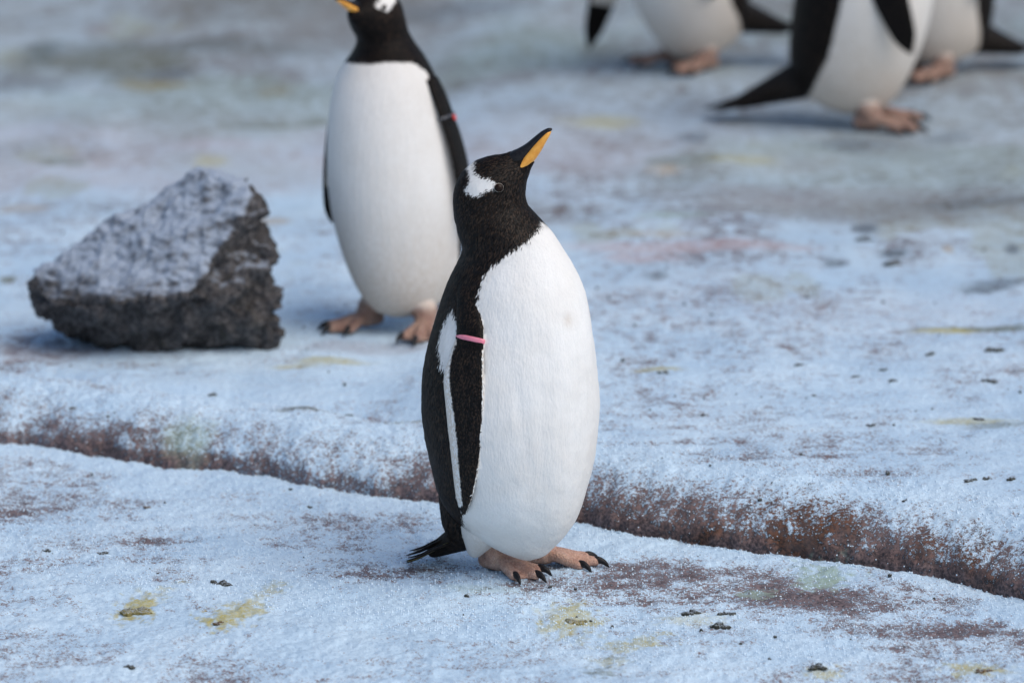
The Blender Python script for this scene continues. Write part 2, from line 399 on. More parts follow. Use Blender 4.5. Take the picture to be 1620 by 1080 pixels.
# stains and other darker or tinted patches
SR, SG, SB, SA = (np.zeros_like(X) for _ in range(4))
def stain(c, m):
    global SR, SG, SB, SA
    a = SA + m*(1-SA); w = np.where(a > 1e-6, m/np.maximum(a, 1e-6), 0)
    SR = SR*(1-w)+c[0]*w; SG = SG*(1-w)+c[1]*w; SB = SB*(1-w)+c[2]*w; SA = a
YEL = (0.46, 0.40, 0.13); OLV = (0.13, 0.13, 0.065); GRN = (0.30, 0.40, 0.33); DRK = (0.05, 0.052, 0.055); PNK = (0.50, 0.37, 0.37); TAN = (0.42, 0.34, 0.24); GRY = (0.27, 0.29, 0.30); LAV = (0.50, 0.48, 0.54)
# broad tones of the trodden ground behind
stain((0.275, 0.305, 0.30), 0.70*sstep(1.9, 4.0, Q+1.2*(fbm2(X*1.3, Y*0.7, 3, 91)-0.5)))
stain((0.48, 0.44, 0.46), 0.6*sstep(1.0, 2.2, Q)*sstep(3.6, 2.4, Q)*sstep(0.35, 0.65, fbm2(X*1.1+3, Y*0.9, 3, 92)))
stain((0.25, 0.33, 0.27), 0.5*sstep(1.5, 3.5, Q)*sstep(0.50, 0.68, fbm2(X*1.8, Y*1.1, 4, 93)))
stain((0.14, 0.14, 0.115), 0.48*sstep(1.2, 2.8, Q)*sstep(0.53, 0.70, fbm2(X*2.6+8, Y*1.3, 4, 94)))
stain((0.30, 0.29, 0.13), 0.4*sstep(0.5, 2.0, Q)*sstep(0.66, 0.74, fbm2(X*4.2+2, Y*1.8, 4, 95)))
stains = [  # px, py, rx, ry, colour, strength
 (215, 965, 26, 16, YEL, .85), (352, 985, 32, 13, YEL, .75), (385, 968, 30, 9, YEL, .6), (425, 940, 24, 5, YEL, .45), (250, 945, 16, 5, YEL, .35),
 (905, 985, 38, 22, YEL, .6), (1000, 1022, 45, 6, YEL, .55), (965, 1048, 30, 6, YEL, .4), (950, 1065, 22, 8, OLV, .5), (1550, 1066, 42, 10, YEL, .6),
 (1302, 1070, 26, 8, YEL, .5), (880, 970, 30, 6, YEL, .3), (1300, 916, 46, 13, GRN, .75), (1200, 943, 30, 6, GRN, .55), (1100, 985, 45, 7, YEL, .3),
 (372, 974, 18, 5, YEL, .6), (398, 960, 14, 4, YEL, .5), (412, 950, 12, 4, YEL, .45), (440, 930, 22, 3, YEL, .4), (262, 935, 14, 3, YEL, .35), (285, 925, 14, 3, YEL, .3), (1020, 1014, 20, 4, YEL, .5), (1045, 1006, 20, 3, YEL, .4), (985, 1032, 16, 5, YEL, .5), (970, 1045, 14, 4, OLV, .4), (300, 735, 40, 10, GRN, .5), (760, 935, 60, 6, GRN, .3),
 (1545, 538, 95, 5, OLV, .9), (1500, 540, 50, 4, YEL, .7), (1042, 605, 34, 4, YEL, .6), (520, 567, 60, 5, YEL, .55), (475, 575, 40, 3, YEL, .4), (1560, 478, 50, 5, DRK, .6),
 (1410, 345, 260, 26, (0.19, 0.175, 0.16), .6), (1540, 346, 110, 9, (0.10, 0.09, 0.07), .65), (1200, 330, 170, 16, (0.26, 0.245, 0.245), .5),
 (1100, 408, 170, 9, PNK, .5), (1010, 425, 60, 7, PNK, .5), (1090, 270, 75, 9, OLV, .5), (1052, 283, 24, 8, TAN, .7), (1180, 268, 60, 8, YEL, .4), (950, 205, 60, 10, YEL, .45),
 (1370, 380, 22, 7, DRK, .75), (1415, 418, 24, 7, DRK, .8), (1320, 432, 20, 6, DRK, .6), (1040, 452, 22, 6, DRK, .5), (1580, 470, 60, 6, DRK, .55), (1500, 413, 10, 6, TAN, .7),
 (1350, 240, 60, 10, DRK, .45), (1500, 235, 40, 9, DRK, .4), (1100, 232, 24, 8, DRK, .5), (1060, 360, 60, 5, GRN, .5), (1050, 388, 70, 5, TAN, .45), (1600, 420, 12, 8, DRK, .6),
 (200, 85, 150, 34, (0.10, 0.094, 0.045), .75), (240, 121, 60, 9, (0.21, 0.16, 0.03), .75), (70, 68, 34, 22, (0.06, 0.064, 0.035), .7), (330, 62, 95, 11, (0.095, 0.088, 0.062), .65), (435, 136, 26, 10, (0.20, 0.17, 0.06), .6),
 (420, 75, 90, 10, (0.12, 0.112, 0.085), .6), (40, 120, 70, 14, (0.11, 0.11, 0.105), .6), (265, 105, 40, 10, DRK, .5), (160, 36, 30, 10, (0.25, 0.22, 0.22), .5), (700, 20, 140, 16, (0.14, 0.16, 0.17), .6), (420, 190, 90, 6, OLV, .5), (500, 185, 24, 9, OLV, .5),
 (90, 243, 30, 8, OLV, .55), (125, 246, 16, 6, OLV, .5), (35, 320, 40, 6, TAN, .5), (330, 245, 30, 8, YEL, .45), (10, 435, 14, 6, OLV, .8), (430, 345, 30, 6, TAN, .6), (350, 220, 80, 10, LAV, .4),
 (1540, 100, 90, 20, (0.16, 0.17, 0.17), .35), (1290, 195, 120, 12, (0.17, 0.18, 0.18), .45), (1110, 110, 110, 12, (0.17, 0.18, 0.18), .45), (80, 545, 100, 12, (0.26, 0.22, 0.24), .55), (585, 545, 110, 9, (0.30, 0.27, 0.30), .4),  # darker grey patches around the birds behind and beside the rock
 (200, 605, 60, 4, OLV, .4), (440, 640, 70, 3, OLV, .45), (520, 660, 75, 4, (0.09, 0.08, 0.05), .75), (640, 676, 50, 3, OLV, .5), (340, 626, 40, 4, OLV, .5), (1540, 687, 70, 5, YEL, .5), (1570, 760, 50, 5, OLV, .45)]
for i, (px, py, rx, ry, c, a) in enumerate(stains):
    stain(c, min(0.97, a*1.3)*patch(px, py, rx*1.1, ry*1.15, 0.0, 0.0 if py > 700 else ZU, 0.6, i+3))
# relief of the frost crust
full = sstep(0.42, 0.68, cover)
g1 = np.clip(0.55-worley2(X/0.0085, Y/0.0085, 1), -0.6, 0.55); g2 = fbm2(X/0.02, Y/0.02, 3, 41)-0.5; g3 = fbm2(X/0.07, Y/0.07, 3, 42)-0.5
Z = Z + near*(full*(0.0042*g1 + 0.006*g2 + 0.008*g3)*(1-0.45*sstep(0.15, 0.4, Q)) + (1-full)*(0.005*g2+0.003*g1) + 0.0035*full)
# the nose of the step bulges over its foot
zf = np.clip((Z-0.004)/0.088, 0, 1)*(Q > -0.02)*(Q < 0.22)
Y = Y - (0.014+0.012*sstep(-0.25, 0.1, X))*np.sin(math.pi*zf)*sstep(0.20, 0.05, Q)*(0.8+0.5*(fbm2(X*8, X*0, 2, 44)-0.5)) + 0.012*sstep(0.2, 0.0, np.abs(Q))
NX, NY = len(xs), len(qs)
V = np.stack([X, Y, Z], -1).reshape(-1, 3)
ii = np.arange(NY-1)[:, None]*NX + np.arange(NX-1)[None, :]
F = np.stack([ii, ii+1, ii+NX+1, ii+NX], -1).reshape(-1, 4)
gme = mesh_from('ground', V, F)
fattr(gme, 'cover', cover); fattr(gme, 'rust', rust)
a = gme.attributes.new('stain', 'FLOAT_COLOR', 'POINT'); a.data.foreach_set('color', np.stack([SR, SG, SB, SA], -1).astype(np.float32).ravel())
ground = tag(obj('ground', gme, M_GROUND), 'frost covered concrete ground with a rusty rounded step running across it', kind='structure')
GBVH = BVHTree.FromPolygons([tuple(v) for v in V[::1]], F.tolist()) if False else None
from bisect import bisect
def gz(x, y):
    """height of the built ground at a point"""
    q = y - float(lip_y(np.array([x]))[0])
    i = min(max(bisect(qs.tolist(), q)-1, 0), NY-2); j = min(max(bisect(xs.tolist(), x)-1, 0), NX-2)
    return float(Z[i:i+2, j:j+2].mean())
def ground_hit(px, py):
    z = 0.03
    for _ in range(12):
        p = on_ground(px, py, z); z = 0.5*z+0.5*gz(p.x, p.y)
    p = on_ground(px, py, z); p.z = gz(p.x, p.y); return p

# ------------------------------------------------------------------ penguin builder
def yawF(a): return np.array([math.cos(a), -math.sin(a), 0.0])
def yawS(a): return np.array([-math.sin(a), -math.cos(a), 0.0])     # right hand side of a bird facing +X
def sections(pairs, yaws, ks, view_yaw=None, y0=None):
    """pairs: ((back u,v),(front u,v)) seen in the sagittal plane (or as silhouette when view_yaw is used)"""
    C, E1, E2 = [], [], []
    P = np.array(pairs, float); cu = P.mean(1); Yc = 0.0; prev = None
    if y0 is not None: prev, Yc = y0
    for i in range(len(P)):
        a = yaws[i]; u, v = cu[i]
        if view_yaw:
            if prev is not None: Yc -= (u-prev)*math.tan(a)
            prev = u; pos = np.array([u, Yc, v])
        else:
            # u is a distance along the heading
            if prev is None: pos = yawF(a)*u + np.array([0, 0, v]); Yc = pos
            else: pos = Yc + yawF(a)*(u-prev); pos[2] = v; Yc = pos
            prev = u
        h = (P[i, 1]-P[i, 0])/2
        k = ks[i]
        D = h[0]/math.sqrt(math.cos(a)**2+(k*math.sin(a))**2) if view_yaw else h[0]
        e1 = yawF(a)*D + np.array([0, 0, h[1]])
        C.append(pos); E1.append(e1); E2.append(yawS(a)*k*math.hypot(D, h[1]))
    return np.array(C), np.array(E1), np.array(E2), (prev, Yc)

_bm = bmesh.new(); bmesh.ops.create_icosphere(_bm, subdivisions=2, radius=1.0); _bm.verts.ensure_lookup_table()
ICO_V = np.array([v.co[:] for v in _bm.verts]); ICO_F = np.array([[v.index for v in f.verts] for f in _bm.faces]); _bm.free()
def capsules_mesh(name, segs, voxel, smooth_it=4):
    """segments (p, q, rp, rq[, flat]) fused into one skin with a voxel remesh"""
    VV, FF, off = [], [], 0
    for sg in segs:
        p, q, rp, rq = np.array(sg[0]), np.array(sg[1]), sg[2], sg[3]
        n = max(3, int(np.linalg.norm(q-p)/(0.35*min(rp, rq)))+1)
        for k in range(n+1):
            f = k/n; r = rp*(1-f)+rq*f
            VV.append(ICO_V*r + p*(1-f)+q*f); FF.append(ICO_F+off); off += len(ICO_V)
    me = mesh_from(name+'_tmp', np.vstack(VV), np.vstack(FF))
    o = bpy.data.objects.new(name+'_tmp', me); COL.objects.link(o)
    md = o.modifiers.new('r', 'REMESH'); md.mode = 'VOXEL'; md.voxel_size = voxel
    ms = o.modifiers.new('s', 'SMOOTH'); ms.factor = 0.5; ms.iterations = smooth_it
    dg = bpy.context.evaluated_depsgraph_get(); dg.update()
    out = bpy.data.meshes.new_from_object(o.evaluated_get(dg))
    bpy.data.objects.remove(o); bpy.data.meshes.remove(me)
    return out

FOOT_TOES = [(-23, 0.066), (0, 0.080), (23, 0.066)]
def foot_meshes(scale=1.0, voxel=0.0024, leg_h=0.105, lean=0.0, side=0.0, thigh=None):
    """foot pointing +X, ankle above origin; returns foot mesh and claw frames"""
    s = scale; segs = [((-0.010+lean, side*-0.022, leg_h), (-0.006, 0, 0.040), 0.026, 0.0215), ((-0.006, 0, 0.040), (0.004, 0, 0.024), 0.0215, 0.019), ((-0.020, 0, 0.016), (0.006, 0, 0.020), 0.014, 0.018)]
    claws = []
    if thigh: segs.append((thigh, (-0.006, 0, 0.042), 0.042, 0.0225))
    tips = []
    for ang, L in FOOT_TOES:
        a = R(ang); d = Vector((math.cos(a), math.sin(a), 0))
        p0 = Vector((0.002, 0, 0.021)); p1 = p0 + d*L*0.42; p1.z = 0.0185; p2 = p0 + d*L*0.78; p2.z = 0.0125; p3 = p0 + d*L; p3.z = 0.0105
        segs += [(p0, p1, 0.0125, 0.0094), (p1, p2, 0.0094, 0.0084), (p2, p3, 0.0084, 0.0084)]
        tips.append((p1, p2, p3)); claws.append((p3, a))
    for (a1, a2, a3), (b1, b2, b3) in ((tips[0], tips[1]), (tips[1], tips[2])):   # webs
        for f in (0.25, 0.5, 0.75):
            w = 0.80 + 0.2*abs(f-0.5)*2
            s0 = a1.lerp(b1, f); s1 = a2.lerp(b2, f); e = (a2.lerp(a3, w)).lerp(b2.lerp(b3, w), f)
            s0.z = 0.013; s1.z = 0.009; e.z = 0.0068
            segs += [(Vector((0.01, 0, 0.015)), s0, 0.0075, 0.0054), (s0, s1, 0.0054, 0.0042), (s1, e, 0.0042, 0.0034)]
    segs = [tuple([Vector(g[0])*s, Vector(g[1])*s, g[2]*s, g[3]*s]) for g in segs]
    me = capsules_mesh('foot', segs, voxel*s, 3)
    co = np.zeros(len(me.vertices)*3, np.float32); me.vertices.foreach_get('co', co); co = co.reshape(-1, 3)
    fattr(me, 'sole', sstep(0.0075*s, 0.0020*s, co[:, 2]+0.004*s*(fbm3(co.astype(float)*160, 2, 6)-0.5))); fattr(me, 'thigh', sstep(0.040*s, 0.058*s, co[:, 2])); fattr(me, 'white', np.zeros(len(co)))
    return me, [(p*s, a) for p, a in claws]
def claw_mesh(s=1.0):
    C = np.array([(-0.006, 0, 0.0), (0.002, 0, 0.0025), (0.010, 0, 0.002), (0.017, 0, -0.002), (0.0225, 0, -0.008)])*s
    r = np.array([0.0052, 0.0060, 0.0054, 0.0038, 0.0010])*s
    E1 = np.stack([0*r, 0*r, r], -1); E2 = np.stack([0*r, r*0.8, 0*r], -1)
    E1[3] = (0.0018*s, 0, 0.0034*s); E1[4] = (0.0007*s, 0, 0.0006*s)
    V, F, _ = loft(C, E1, E2, 14, 12); me = mesh_from('claw', V, F); fix_normals(me); return me
CLAW = claw_mesh()

def union(parts, name):
    """parts: meshes in one frame; united into one continuous skin"""
    obs = []
    for me in parts: fattr(me, 'mark', np.ones(len(me.vertices)))
    for i, me in enumerate(parts):
        o = bpy.data.objects.new('%s_tmp%d' % (name, i), me); COL.objects.link(o); obs.append(o)
    base = obs[0]
    for o in obs[1:]:
        md = base.modifiers.new('u', 'BOOLEAN'); md.operation = 'UNION'; md.object = o; md.solver = 'MANIFOLD'
        try: md.material_mode = 'TRANSFER'
        except Exception: pass
    dg = bpy.context.evaluated_depsgraph_get(); dg.update()
    out = bpy.data.meshes.new_from_object(base.evaluated_get(dg)); out.name = name
    for o in obs: bpy.data.objects.remove(o)
    nv, ne_ = len(out.vertices), len(out.edges)
    ed = np.zeros(ne_*2, np.int32); out.edges.foreach_get('vertices', ed); ed = ed.reshape(-1, 2)
    mk = np.zeros(nv, np.float32); out.attributes['mark'].data.foreach_get('value', mk)
    for nm in ('white', 'dirt_shade', 'sole', 'thigh'):
        if nm not in out.attributes: continue
        v = np.zeros(nv, np.float32); out.attributes[nm].data.foreach_get('value', v); good = mk > 0.99
        for _ in range(3):
            sm = np.zeros(nv); ct = np.zeros(nv)
            for a_, b_ in ((0, 1), (1, 0)):
                g = good[ed[:, b_]]; np.add.at(sm, ed[g, a_], v[ed[g, b_]]); np.add.at(ct, ed[g, a_], 1)
            fx = (~good) & (ct > 0); v[fx] = (sm[fx]/ct[fx]); good = good | fx
        out.attributes[nm].data.foreach_set('value', v)
    print('UNION', name, nv, int((mk < 0.99).sum()))
    out.polygons.foreach_set('use_smooth', np.ones(len(out.polygons), bool))
    return out

def bvh_of(V, F): return BVHTree.FromPolygons([tuple(v) for v in V], [tuple(f) for f in F])

def flipper_mesh(T, L, outward, thick, white_fn, nring=46, nang=28):
    """T, L: (n,3) trailing and leading edge points, outward: (n,3) unit normals"""
    T, L, O = np.asarray(T), np.asarray(L), np.asarray(outward)
    C = (T+L)/2; E1 = (L-T)/2; E2 = O*np.asarray(thick)[:, None]
    V, F, S = loft(C, E1, E2, nring, nang)
    me = mesh_from('flipper', V, F); fix_normals(me)
    fattr(me, 'white', white_fn(V, S, nring, nang)); fattr(me, 'sole', np.zeros(len(V))); fattr(me, 'dirt_shade', np.zeros(len(V)))
    me.materials.append(M_FLIP)
    return me
def transform_mesh(me, M):
    me.transform(M)
    if M.determinant() < 0: me.flip_normals()
    return me

def ellipsoid(name, c, ax, rad, seg=20):
    """c centre, ax 3 orthonormal columns, rad radii"""
    bm = bmesh.new(); bmesh.ops.create_uvsphere(bm, u_segments=seg, v_segments=seg//2+2, radius=1.0)
    A = Matrix((ax[0], ax[1], ax[2])).transposed().to_4x4()
    bm.transform(Matrix.Translation(c) @ A @ Matrix.Diagonal((*rad, 1)))
    me = bpy.data.meshes.new(name); bm.to_mesh(me); bm.free()
    me.polygons.foreach_set('use_smooth', np.ones(len(me.polygons), bool)); return me
def ring_mesh(name, c, ax, ra, rb, tube, n=32, m=8, wav=0.0, tall=1.0):
    V = []; F = []
    for i in range(n):
        t = 2*math.pi*i/n; e = Vector(ax[0])*math.cos(t)*ra + Vector(ax[1])*math.sin(t)*rb
        d = e.normalized(); tb = tube*(1+wav*math.sin(5*t))
        for j in range(m):
            p = 2*math.pi*j/m; V.append(Vector(c)+e+d*math.cos(p)*tb+Vector(ax[2])*math.sin(p)*tb*tall)
    for i in range(n):
        for j in range(m): F.append((i*m+j, ((i+1) % n)*m+j, ((i+1) % n)*m+(j+1) % m, i*m+(j+1) % m))
    me = mesh_from(name, [tuple(v) for v in V], F); fix_normals(me); return me
def frame_from(n, up=Vector((0, 0, 1))):
    n = Vector(n).normalized(); x = up.cross(n).normalized(); y = n.cross(x); return (x, y, n)

def tail_part(parent, base, back, down, n=11, length=0.085, spread=0.5, soiled=True, wide=1.0):
    """fan of stiff tail feathers, each a blade of its own"""
    tail = None; back = Vector(back).normalized(); side = Vector((0, 0, 1)).cross(back).normalized()
    rnd = random.Random(3)
    core = capsules_mesh('tail', [(Vector(base)-back*0.03+Vector((0, 0, 0.02)), Vector(base)+back*(0.030 if wide == 1 else 0.085)-Vector((0, 0, down*(0.03 if wide == 1 else 0.075))), 0.026*wide**0.5, 0.012*wide**0.3)], 0.003, 2)
    tail = obj('tail', core, M_TAIL, parent)
    tail.data.polygons.foreach_set('use_smooth', np.ones(len(core.polygons), bool))
    for i in range(n):
        f = (i/(n-1)-0.5)*2; L = length*(1-0.22*abs(f)+0.12*(rnd.random()-0.5))
        d = (back + side*f*spread + Vector((0, 0, -down + 0.10*(rnd.random()-0.5)))).normalized()
        b = Vector(base) + side*f*0.022 + Vector((0, 0, 0.012-0.012*abs(f) + 0.010*(rnd.random()-0.5)))
        up = side.cross(d).normalized(); w = 0.0062*wide
        C = [b-d*0.015, b+d*L*0.3, b+d*L*0.65+up*0.002, b+d*L*0.9+up*0.001, b+d*L]
        W = [w*0.8, w, w*0.9, w*0.6, w*0.12]; H = [0.0022, 0.0020, 0.0016, 0.0012, 0.0005]
        C = [Vector((c.x, c.y, max(c.z, 0.006))) for c in C]
        Vv, Ff, _ = loft(np.array([tuple(c) for c in C]), np.array([tuple(side*x) for x in W]), np.array([tuple(up*x) for x in H]), 9, 8)
        me = mesh_from('tail_feather', Vv, Ff); fix_normals(me)
        obj('tail_feather', me, M_TAILW if (soiled and i in (3, 8)) else (M_TAILY if soiled and i in (n-2,) else M_TAIL), tail)
    return tail

def add_foot(parts, claws, pos, heading, scale=1.0, lean=0.0, leg_h=0.105, side=0.0, thigh=None, skin=None):
    me, cl = foot_meshes(scale, leg_h=leg_h, lean=lean, side=side, thigh=thigh)
    M = Matrix.Translation(pos) @ Matrix.Rotation(heading, 4, 'Z')
    me.transform(M); me.materials.clear(); me.materials.append(skin or M_SKIN); parts.append(me)
    for p, a in cl: claws.append(M @ Matrix.Translation(p) @ Matrix.Rotation(a, 4, 'Z') @ Matrix.Scale(scale, 4))

# ---- the near penguin, measured as silhouette pairs (back outline, front outline) in the photograph
BODY_YAW = R(28)
PAIRS = [((808, 878), (842, 882)), ((788, 871), (864, 872)), ((764, 858), (880, 856)), ((736, 838), (896, 836)), ((709, 810), (912, 812)), ((692, 778), (926, 778)),
         ((682, 735), (938, 735)), ((672, 690), (946, 690)), ((667, 640), (950, 640)), ((669, 590), (948, 590)), ((678, 542), (943, 540)), ((691, 498), (935, 494)),
         ((704, 460), (924, 452)), ((716, 432), (909, 420)), ((727, 410), (892, 392)), ((731, 393), (874, 366)), ((725, 372), (854, 345)), ((719, 345), (836, 326)),
         ((717, 320), (832, 312)), ((720, 298), (832, 301)), ((730, 277), (833, 291)), ((748, 259), (835, 282)), ((772, 249), (838, 272)), ((795, 244.5), (841, 264)), ((812, 239), (846, 256))]
HEAD_YAW = R(12)
yaws = [BODY_YAW]*12 + [R(27), R(25), R(22), R(19), R(16), R(13)] + [HEAD_YAW]*7
ks = [0.44, 0.50, 0.58, 0.68, 0.78, 0.86, 0.91, 0.94, 0.95] + [0.94, 0.92, 0.90, 0.88, 0.86, 0.84, 0.85, 0.86, 0.86, 0.86, 0.86, 0.84, 0.80, 0.76, 0.70, 0.62]
P3 = [tuple((on_wall(*p).x, on_wall(*p).z) for p in pr) for pr in PAIRS]
C, E1, E2, endY = sections(P3, yaws, ks, view_yaw=True)
C[:, 1] -= C[8, 1]                                   # trunk centred over the origin
NR, NA = 230, 112
pole1 = on_wall(835, 244); pole0 = on_wall(826, 883)
TV, TF, TS = loft(C, E1, E2, NR, NA, pole0=(pole0.x, C[0, 1], pole0.z), pole1=(pole1.x, C[-1, 1], pole1.z))
theta = np.arange(NA)*2*math.pi/NA
# right side twin of every vertex, for marks that are the same on both sides
rs = np.tile(theta, NR); k_ = np.arange(NR*NA); ring = k_//NA; ang = k_ % NA
twin = np.where(rs > math.pi, ring*NA + (NA-ang) % NA, k_)
PT = np.vstack([project(TV[twin]), project(TV[-2:])])
border = [(858, 342), (853, 360), (833, 382), (803, 402), (778, 422), (763, 443), (757, 468), (750, 520), (744, 600), (740, 700), (733, 780), (729, 812), (733, 838), (738, 862), (744, 884), (752, 915), (1200, 915), (1200, 300), (880, 318)]
bandeau = [(722, 254), (741, 271), (743, 286), (735, 302), (745, 311), (757, 311), (769, 304), (781, 299), (785, 290), (776, 283), (759, 279), (750, 270), (752, 258), (748, 238)]
armpit = [(714, 486), (724, 512), (729, 545), (714, 578), (699, 584), (694, 548), (700, 516)]
s_main = 1043.0
wsd = np.maximum.reduce([poly_sdf(PT[:, 0], PT[:, 1], b) for b in (border, bandeau, armpit)])/s_main
# the far eye's stripe reaches over the crown only on head rings
dirt_shade = sstep(845, 900, PT[:, 1])*0.30 + sstep(30, 0, np.abs(PT[:, 0]-742))*sstep(820, 850, PT[:, 1])*0.35
# soft folds in the plumage
_c = np.repeat(TS[:, :3], NA, 0); _n = TV[:-2]-_c; _n /= np.linalg.norm(_n, axis=1)[:, None]
_q = TV[:-2]*np.array([1, 1, 0.35]); _k = sstep(450, 560, PT[:-2, 1])*(0.15+0.85*sstep(745, 790, PT[:-2, 0]))
TV[:-2] += _n*(_k*(0.013*(fbm3(_q*13, 2, 61)-0.5) + 0.0022*(fbm3(_q*42, 2, 62)-0.5)) + 0.0014*(fbm3(TV[:-2]*90, 2, 63)-0.5) - 0.0022*np.exp(-((PT[:-2, 0]-816-0.13*(PT[:-2, 1]-590))/7)**2)*sstep(585, 640, PT[:-2, 1])*sstep(775, 720, PT[:-2, 1])*(rs < math.pi))[:, None]
dirt_shade = dirt_shade + 0.45*np.exp(-((PT[:, 0]-897)/7)**2-((PT[:, 1]-506)/12)**2) + 0.10*sstep(0.55, 0.75, fbm3(TV*22, 3, 66))*sstep(600, 700, PT[:, 1])
tme = mesh_from('torso', TV, TF); fix_normals(tme)
fattr(tme, 'white', wsd); fattr(tme, 'dirt_shade', dirt_shade); fattr(tme, 'sole', np.zeros(len(TV)))
tme.materials.append(M_FEATHER)
TB = bvh_of(TV, TF)
def cam_hit(px, py):
    d = ray_dir(px, py).normalized(); h = TB.ray_cast(CAM, d); return h
main = tag(empty('penguin', (0, 0, 0)), 'sharp foreground penguin with a pink flipper band, stretching its bill upwards', 'penguin', 'penguins standing on the frosty ground')
# flipper against the flank
FT = [(729, 424), (725, 458), (723, 500), (722, 532), (710, 566), (702, 598), (705, 640), (710, 690), (716, 740), (721, 780), (727, 803), (733, 812)]
FL = [(752, 424), (760, 458), (763, 500), (764, 532), (764.5, 566), (765, 598), (765, 640), (763, 690), (757, 740), (748, 782), (741, 803), (736, 813)]
def surf(pts):
    ys = []; ts = []
    for i, p in enumerate(pts):
        h = cam_hit(*p)
        if h[0] is not None: ys.append(h[0].y); ts.append(i)
    co = np.polyfit(ts, ys, 3)
    return np.polyval(co, np.arange(len(pts)))
yT, yL = surf(FT), surf(FL); yT = np.minimum(yT, yL+0.035)
fo = [0.024, 0.013, 0.004] + [0]*9
T3 = np.array([tuple(on_wall(p[0], p[1], y-0.005+o)) for p, y, o in zip(FT, yT, fo)]); L3 = np.array([tuple(on_wall(p[0], p[1], y-0.003+o)) for p, y, o in zip(FL, yL, fo)])
ch = L3-T3; ch /= np.linalg.norm(ch, axis=1)[:, None]
ln = np.gradient((T3+L3)/2, axis=0); ln /= np.linalg.norm(ln, axis=1)[:, None]
ou = np.cross(ch, ln); ou /= np.linalg.norm(ou, axis=1)[:, None]; ou *= np.sign(-ou[:, 1:2])
th = np.array([9, 9.5, 9, 8.5, 8, 7.5, 7, 6.5, 6, 5, 3.5, 1.0])*1e-3
fw = [(690, 480), (716, 520), (723, 540), (714, 566), (711, 590), (713, 620), (719, 660), (723, 700), (726, 740), (729.5, 775), (731, 800), (726, 800), (700, 780), (680, 600)]
def near_white(V, S, nr, na):
    P = project(V); w = poly_sdf(P[:, 0], P[:, 1], fw)/s_main
    w = np.minimum(w, 0.02)
    lead = np.full(len(V), -0.01)
    idx = np.arange(len(V)-2); a_ = idx % na; r_ = idx//na
    lead[idx] = np.where((np.minimum(a_, na-a_) <= 1) & (r_ > 14), 0.0012, -0.006)
    inner = np.full(len(V), -0.01); inner[idx] = np.where((a_ > na/2+3) & (a_ < na-3), 0.01, -0.01)
    return np.maximum(np.maximum(w, lead), -0.02)
near_fl = flipper_mesh(T3, L3, ou, th, near_white)
cm = Vector(C[8]); Sn = Vector(yawS(BODY_YAW))
MIR = Matrix.Translation(cm) @ (Matrix.Identity(4) - 2*Matrix([[Sn[i]*Sn[j] if i < 3 and j < 3 else 0 for j in range(4)] if i < 3 else [0]*4 for i in range(4)])) @ Matrix.Translation(-cm)
far_fl = transform_mesh(near_fl.copy(), MIR)
parts = [tme, near_fl, far_fl]; claws = []
gmain = gz(0, 0)
def foot_at(px, py, tx, ty):
    p = ground_hit(px, py); q = ground_hit(tx, ty)
    return p, math.atan2(q.y-p.y, q.x-p.x)
pf, hf = foot_at(785, 903, 850, 919)
pb, hb = foot_at(857, 893, 928, 893)
add_foot(parts, claws, Vector((pf.x, pf.y, gz(pf.x, pf.y)-0.001)), hf, 1.0, lean=0.004, thigh=(-0.004, -0.004, 0.098))
add_foot(parts, claws, Vector((pb.x, pb.y, gz(pb.x, pb.y)-0.001)), hb, 1.0)
ut0 = on_wall(764, 830, 0.02); ut1 = on_wall(752, 868, 0.03)
ut = capsules_mesh('undertail', [(ut0, ut1, 0.036, 0.014)], 0.003, 3)
fattr(ut, 'white', np.full(len(ut.vertices), 0.012)); fattr(ut, 'dirt_shade', np.full(len(ut.vertices), 0.35)); fattr(ut, 'sole', np.zeros(len(ut.vertices)))
ut.materials.clear(); ut.materials.append(M_FEATHER); parts.append(ut)
ru = capsules_mesh('rump', [(on_wall(738, 770, 0.03), on_wall(731, 815, 0.04), 0.046, 0.034), (on_wall(731, 815, 0.04), on_wall(730, 850, 0.05), 0.034, 0.020)], 0.003, 3)
_rc = np.array([v.co[:] for v in ru.vertices]); _rp = project(_rc)
fattr(ru, 'white', (_rp[:, 0]-np.interp(_rp[:, 1], [780, 812, 838, 862, 884], [732, 730, 734, 740, 748]))/s_main); fattr(ru, 'dirt_shade', np.full(len(_rc), 0.3)); fattr(ru, 'sole', np.zeros(len(_rc)))
ru.materials.clear(); ru.materials.append(M_FEATHER); parts.append(ru)
body = obj('body', union(parts, 'penguin_body'), None, main)
for M in claws:
    c = obj('claw', CLAW, M_HORN, main); c.matrix_local = M
def eye_parts(parent, p, n, r=0.0068):
    ax = frame_from(n)
    e = obj('eye', ellipsoid('eye', Vector(p)-Vector(n).normalized()*r*0.30, ax, (r, r*0.92, r*0.62)), M_EYE, parent)
    obj('eye_rim', ring_mesh('eye_rim', Vector(p)+Vector(n).normalized()*r*0.08, ax, r*1.0, r*0.92, r*0.085), M_RIM, e)
h = cam_hit(789, 297); eye_parts(main, h[0], h[1])
hm = [i for i in range(NR*NA)]
di = np.linalg.norm(TV[:-2]-np.array(h[0]), axis=1).argmin(); tw = (di//NA)*NA + (NA-di % NA) % NA
ctr = TS[di//NA, :3]; eye_parts(main, Vector(TV[tw]), Vector(TV[tw]-ctr))
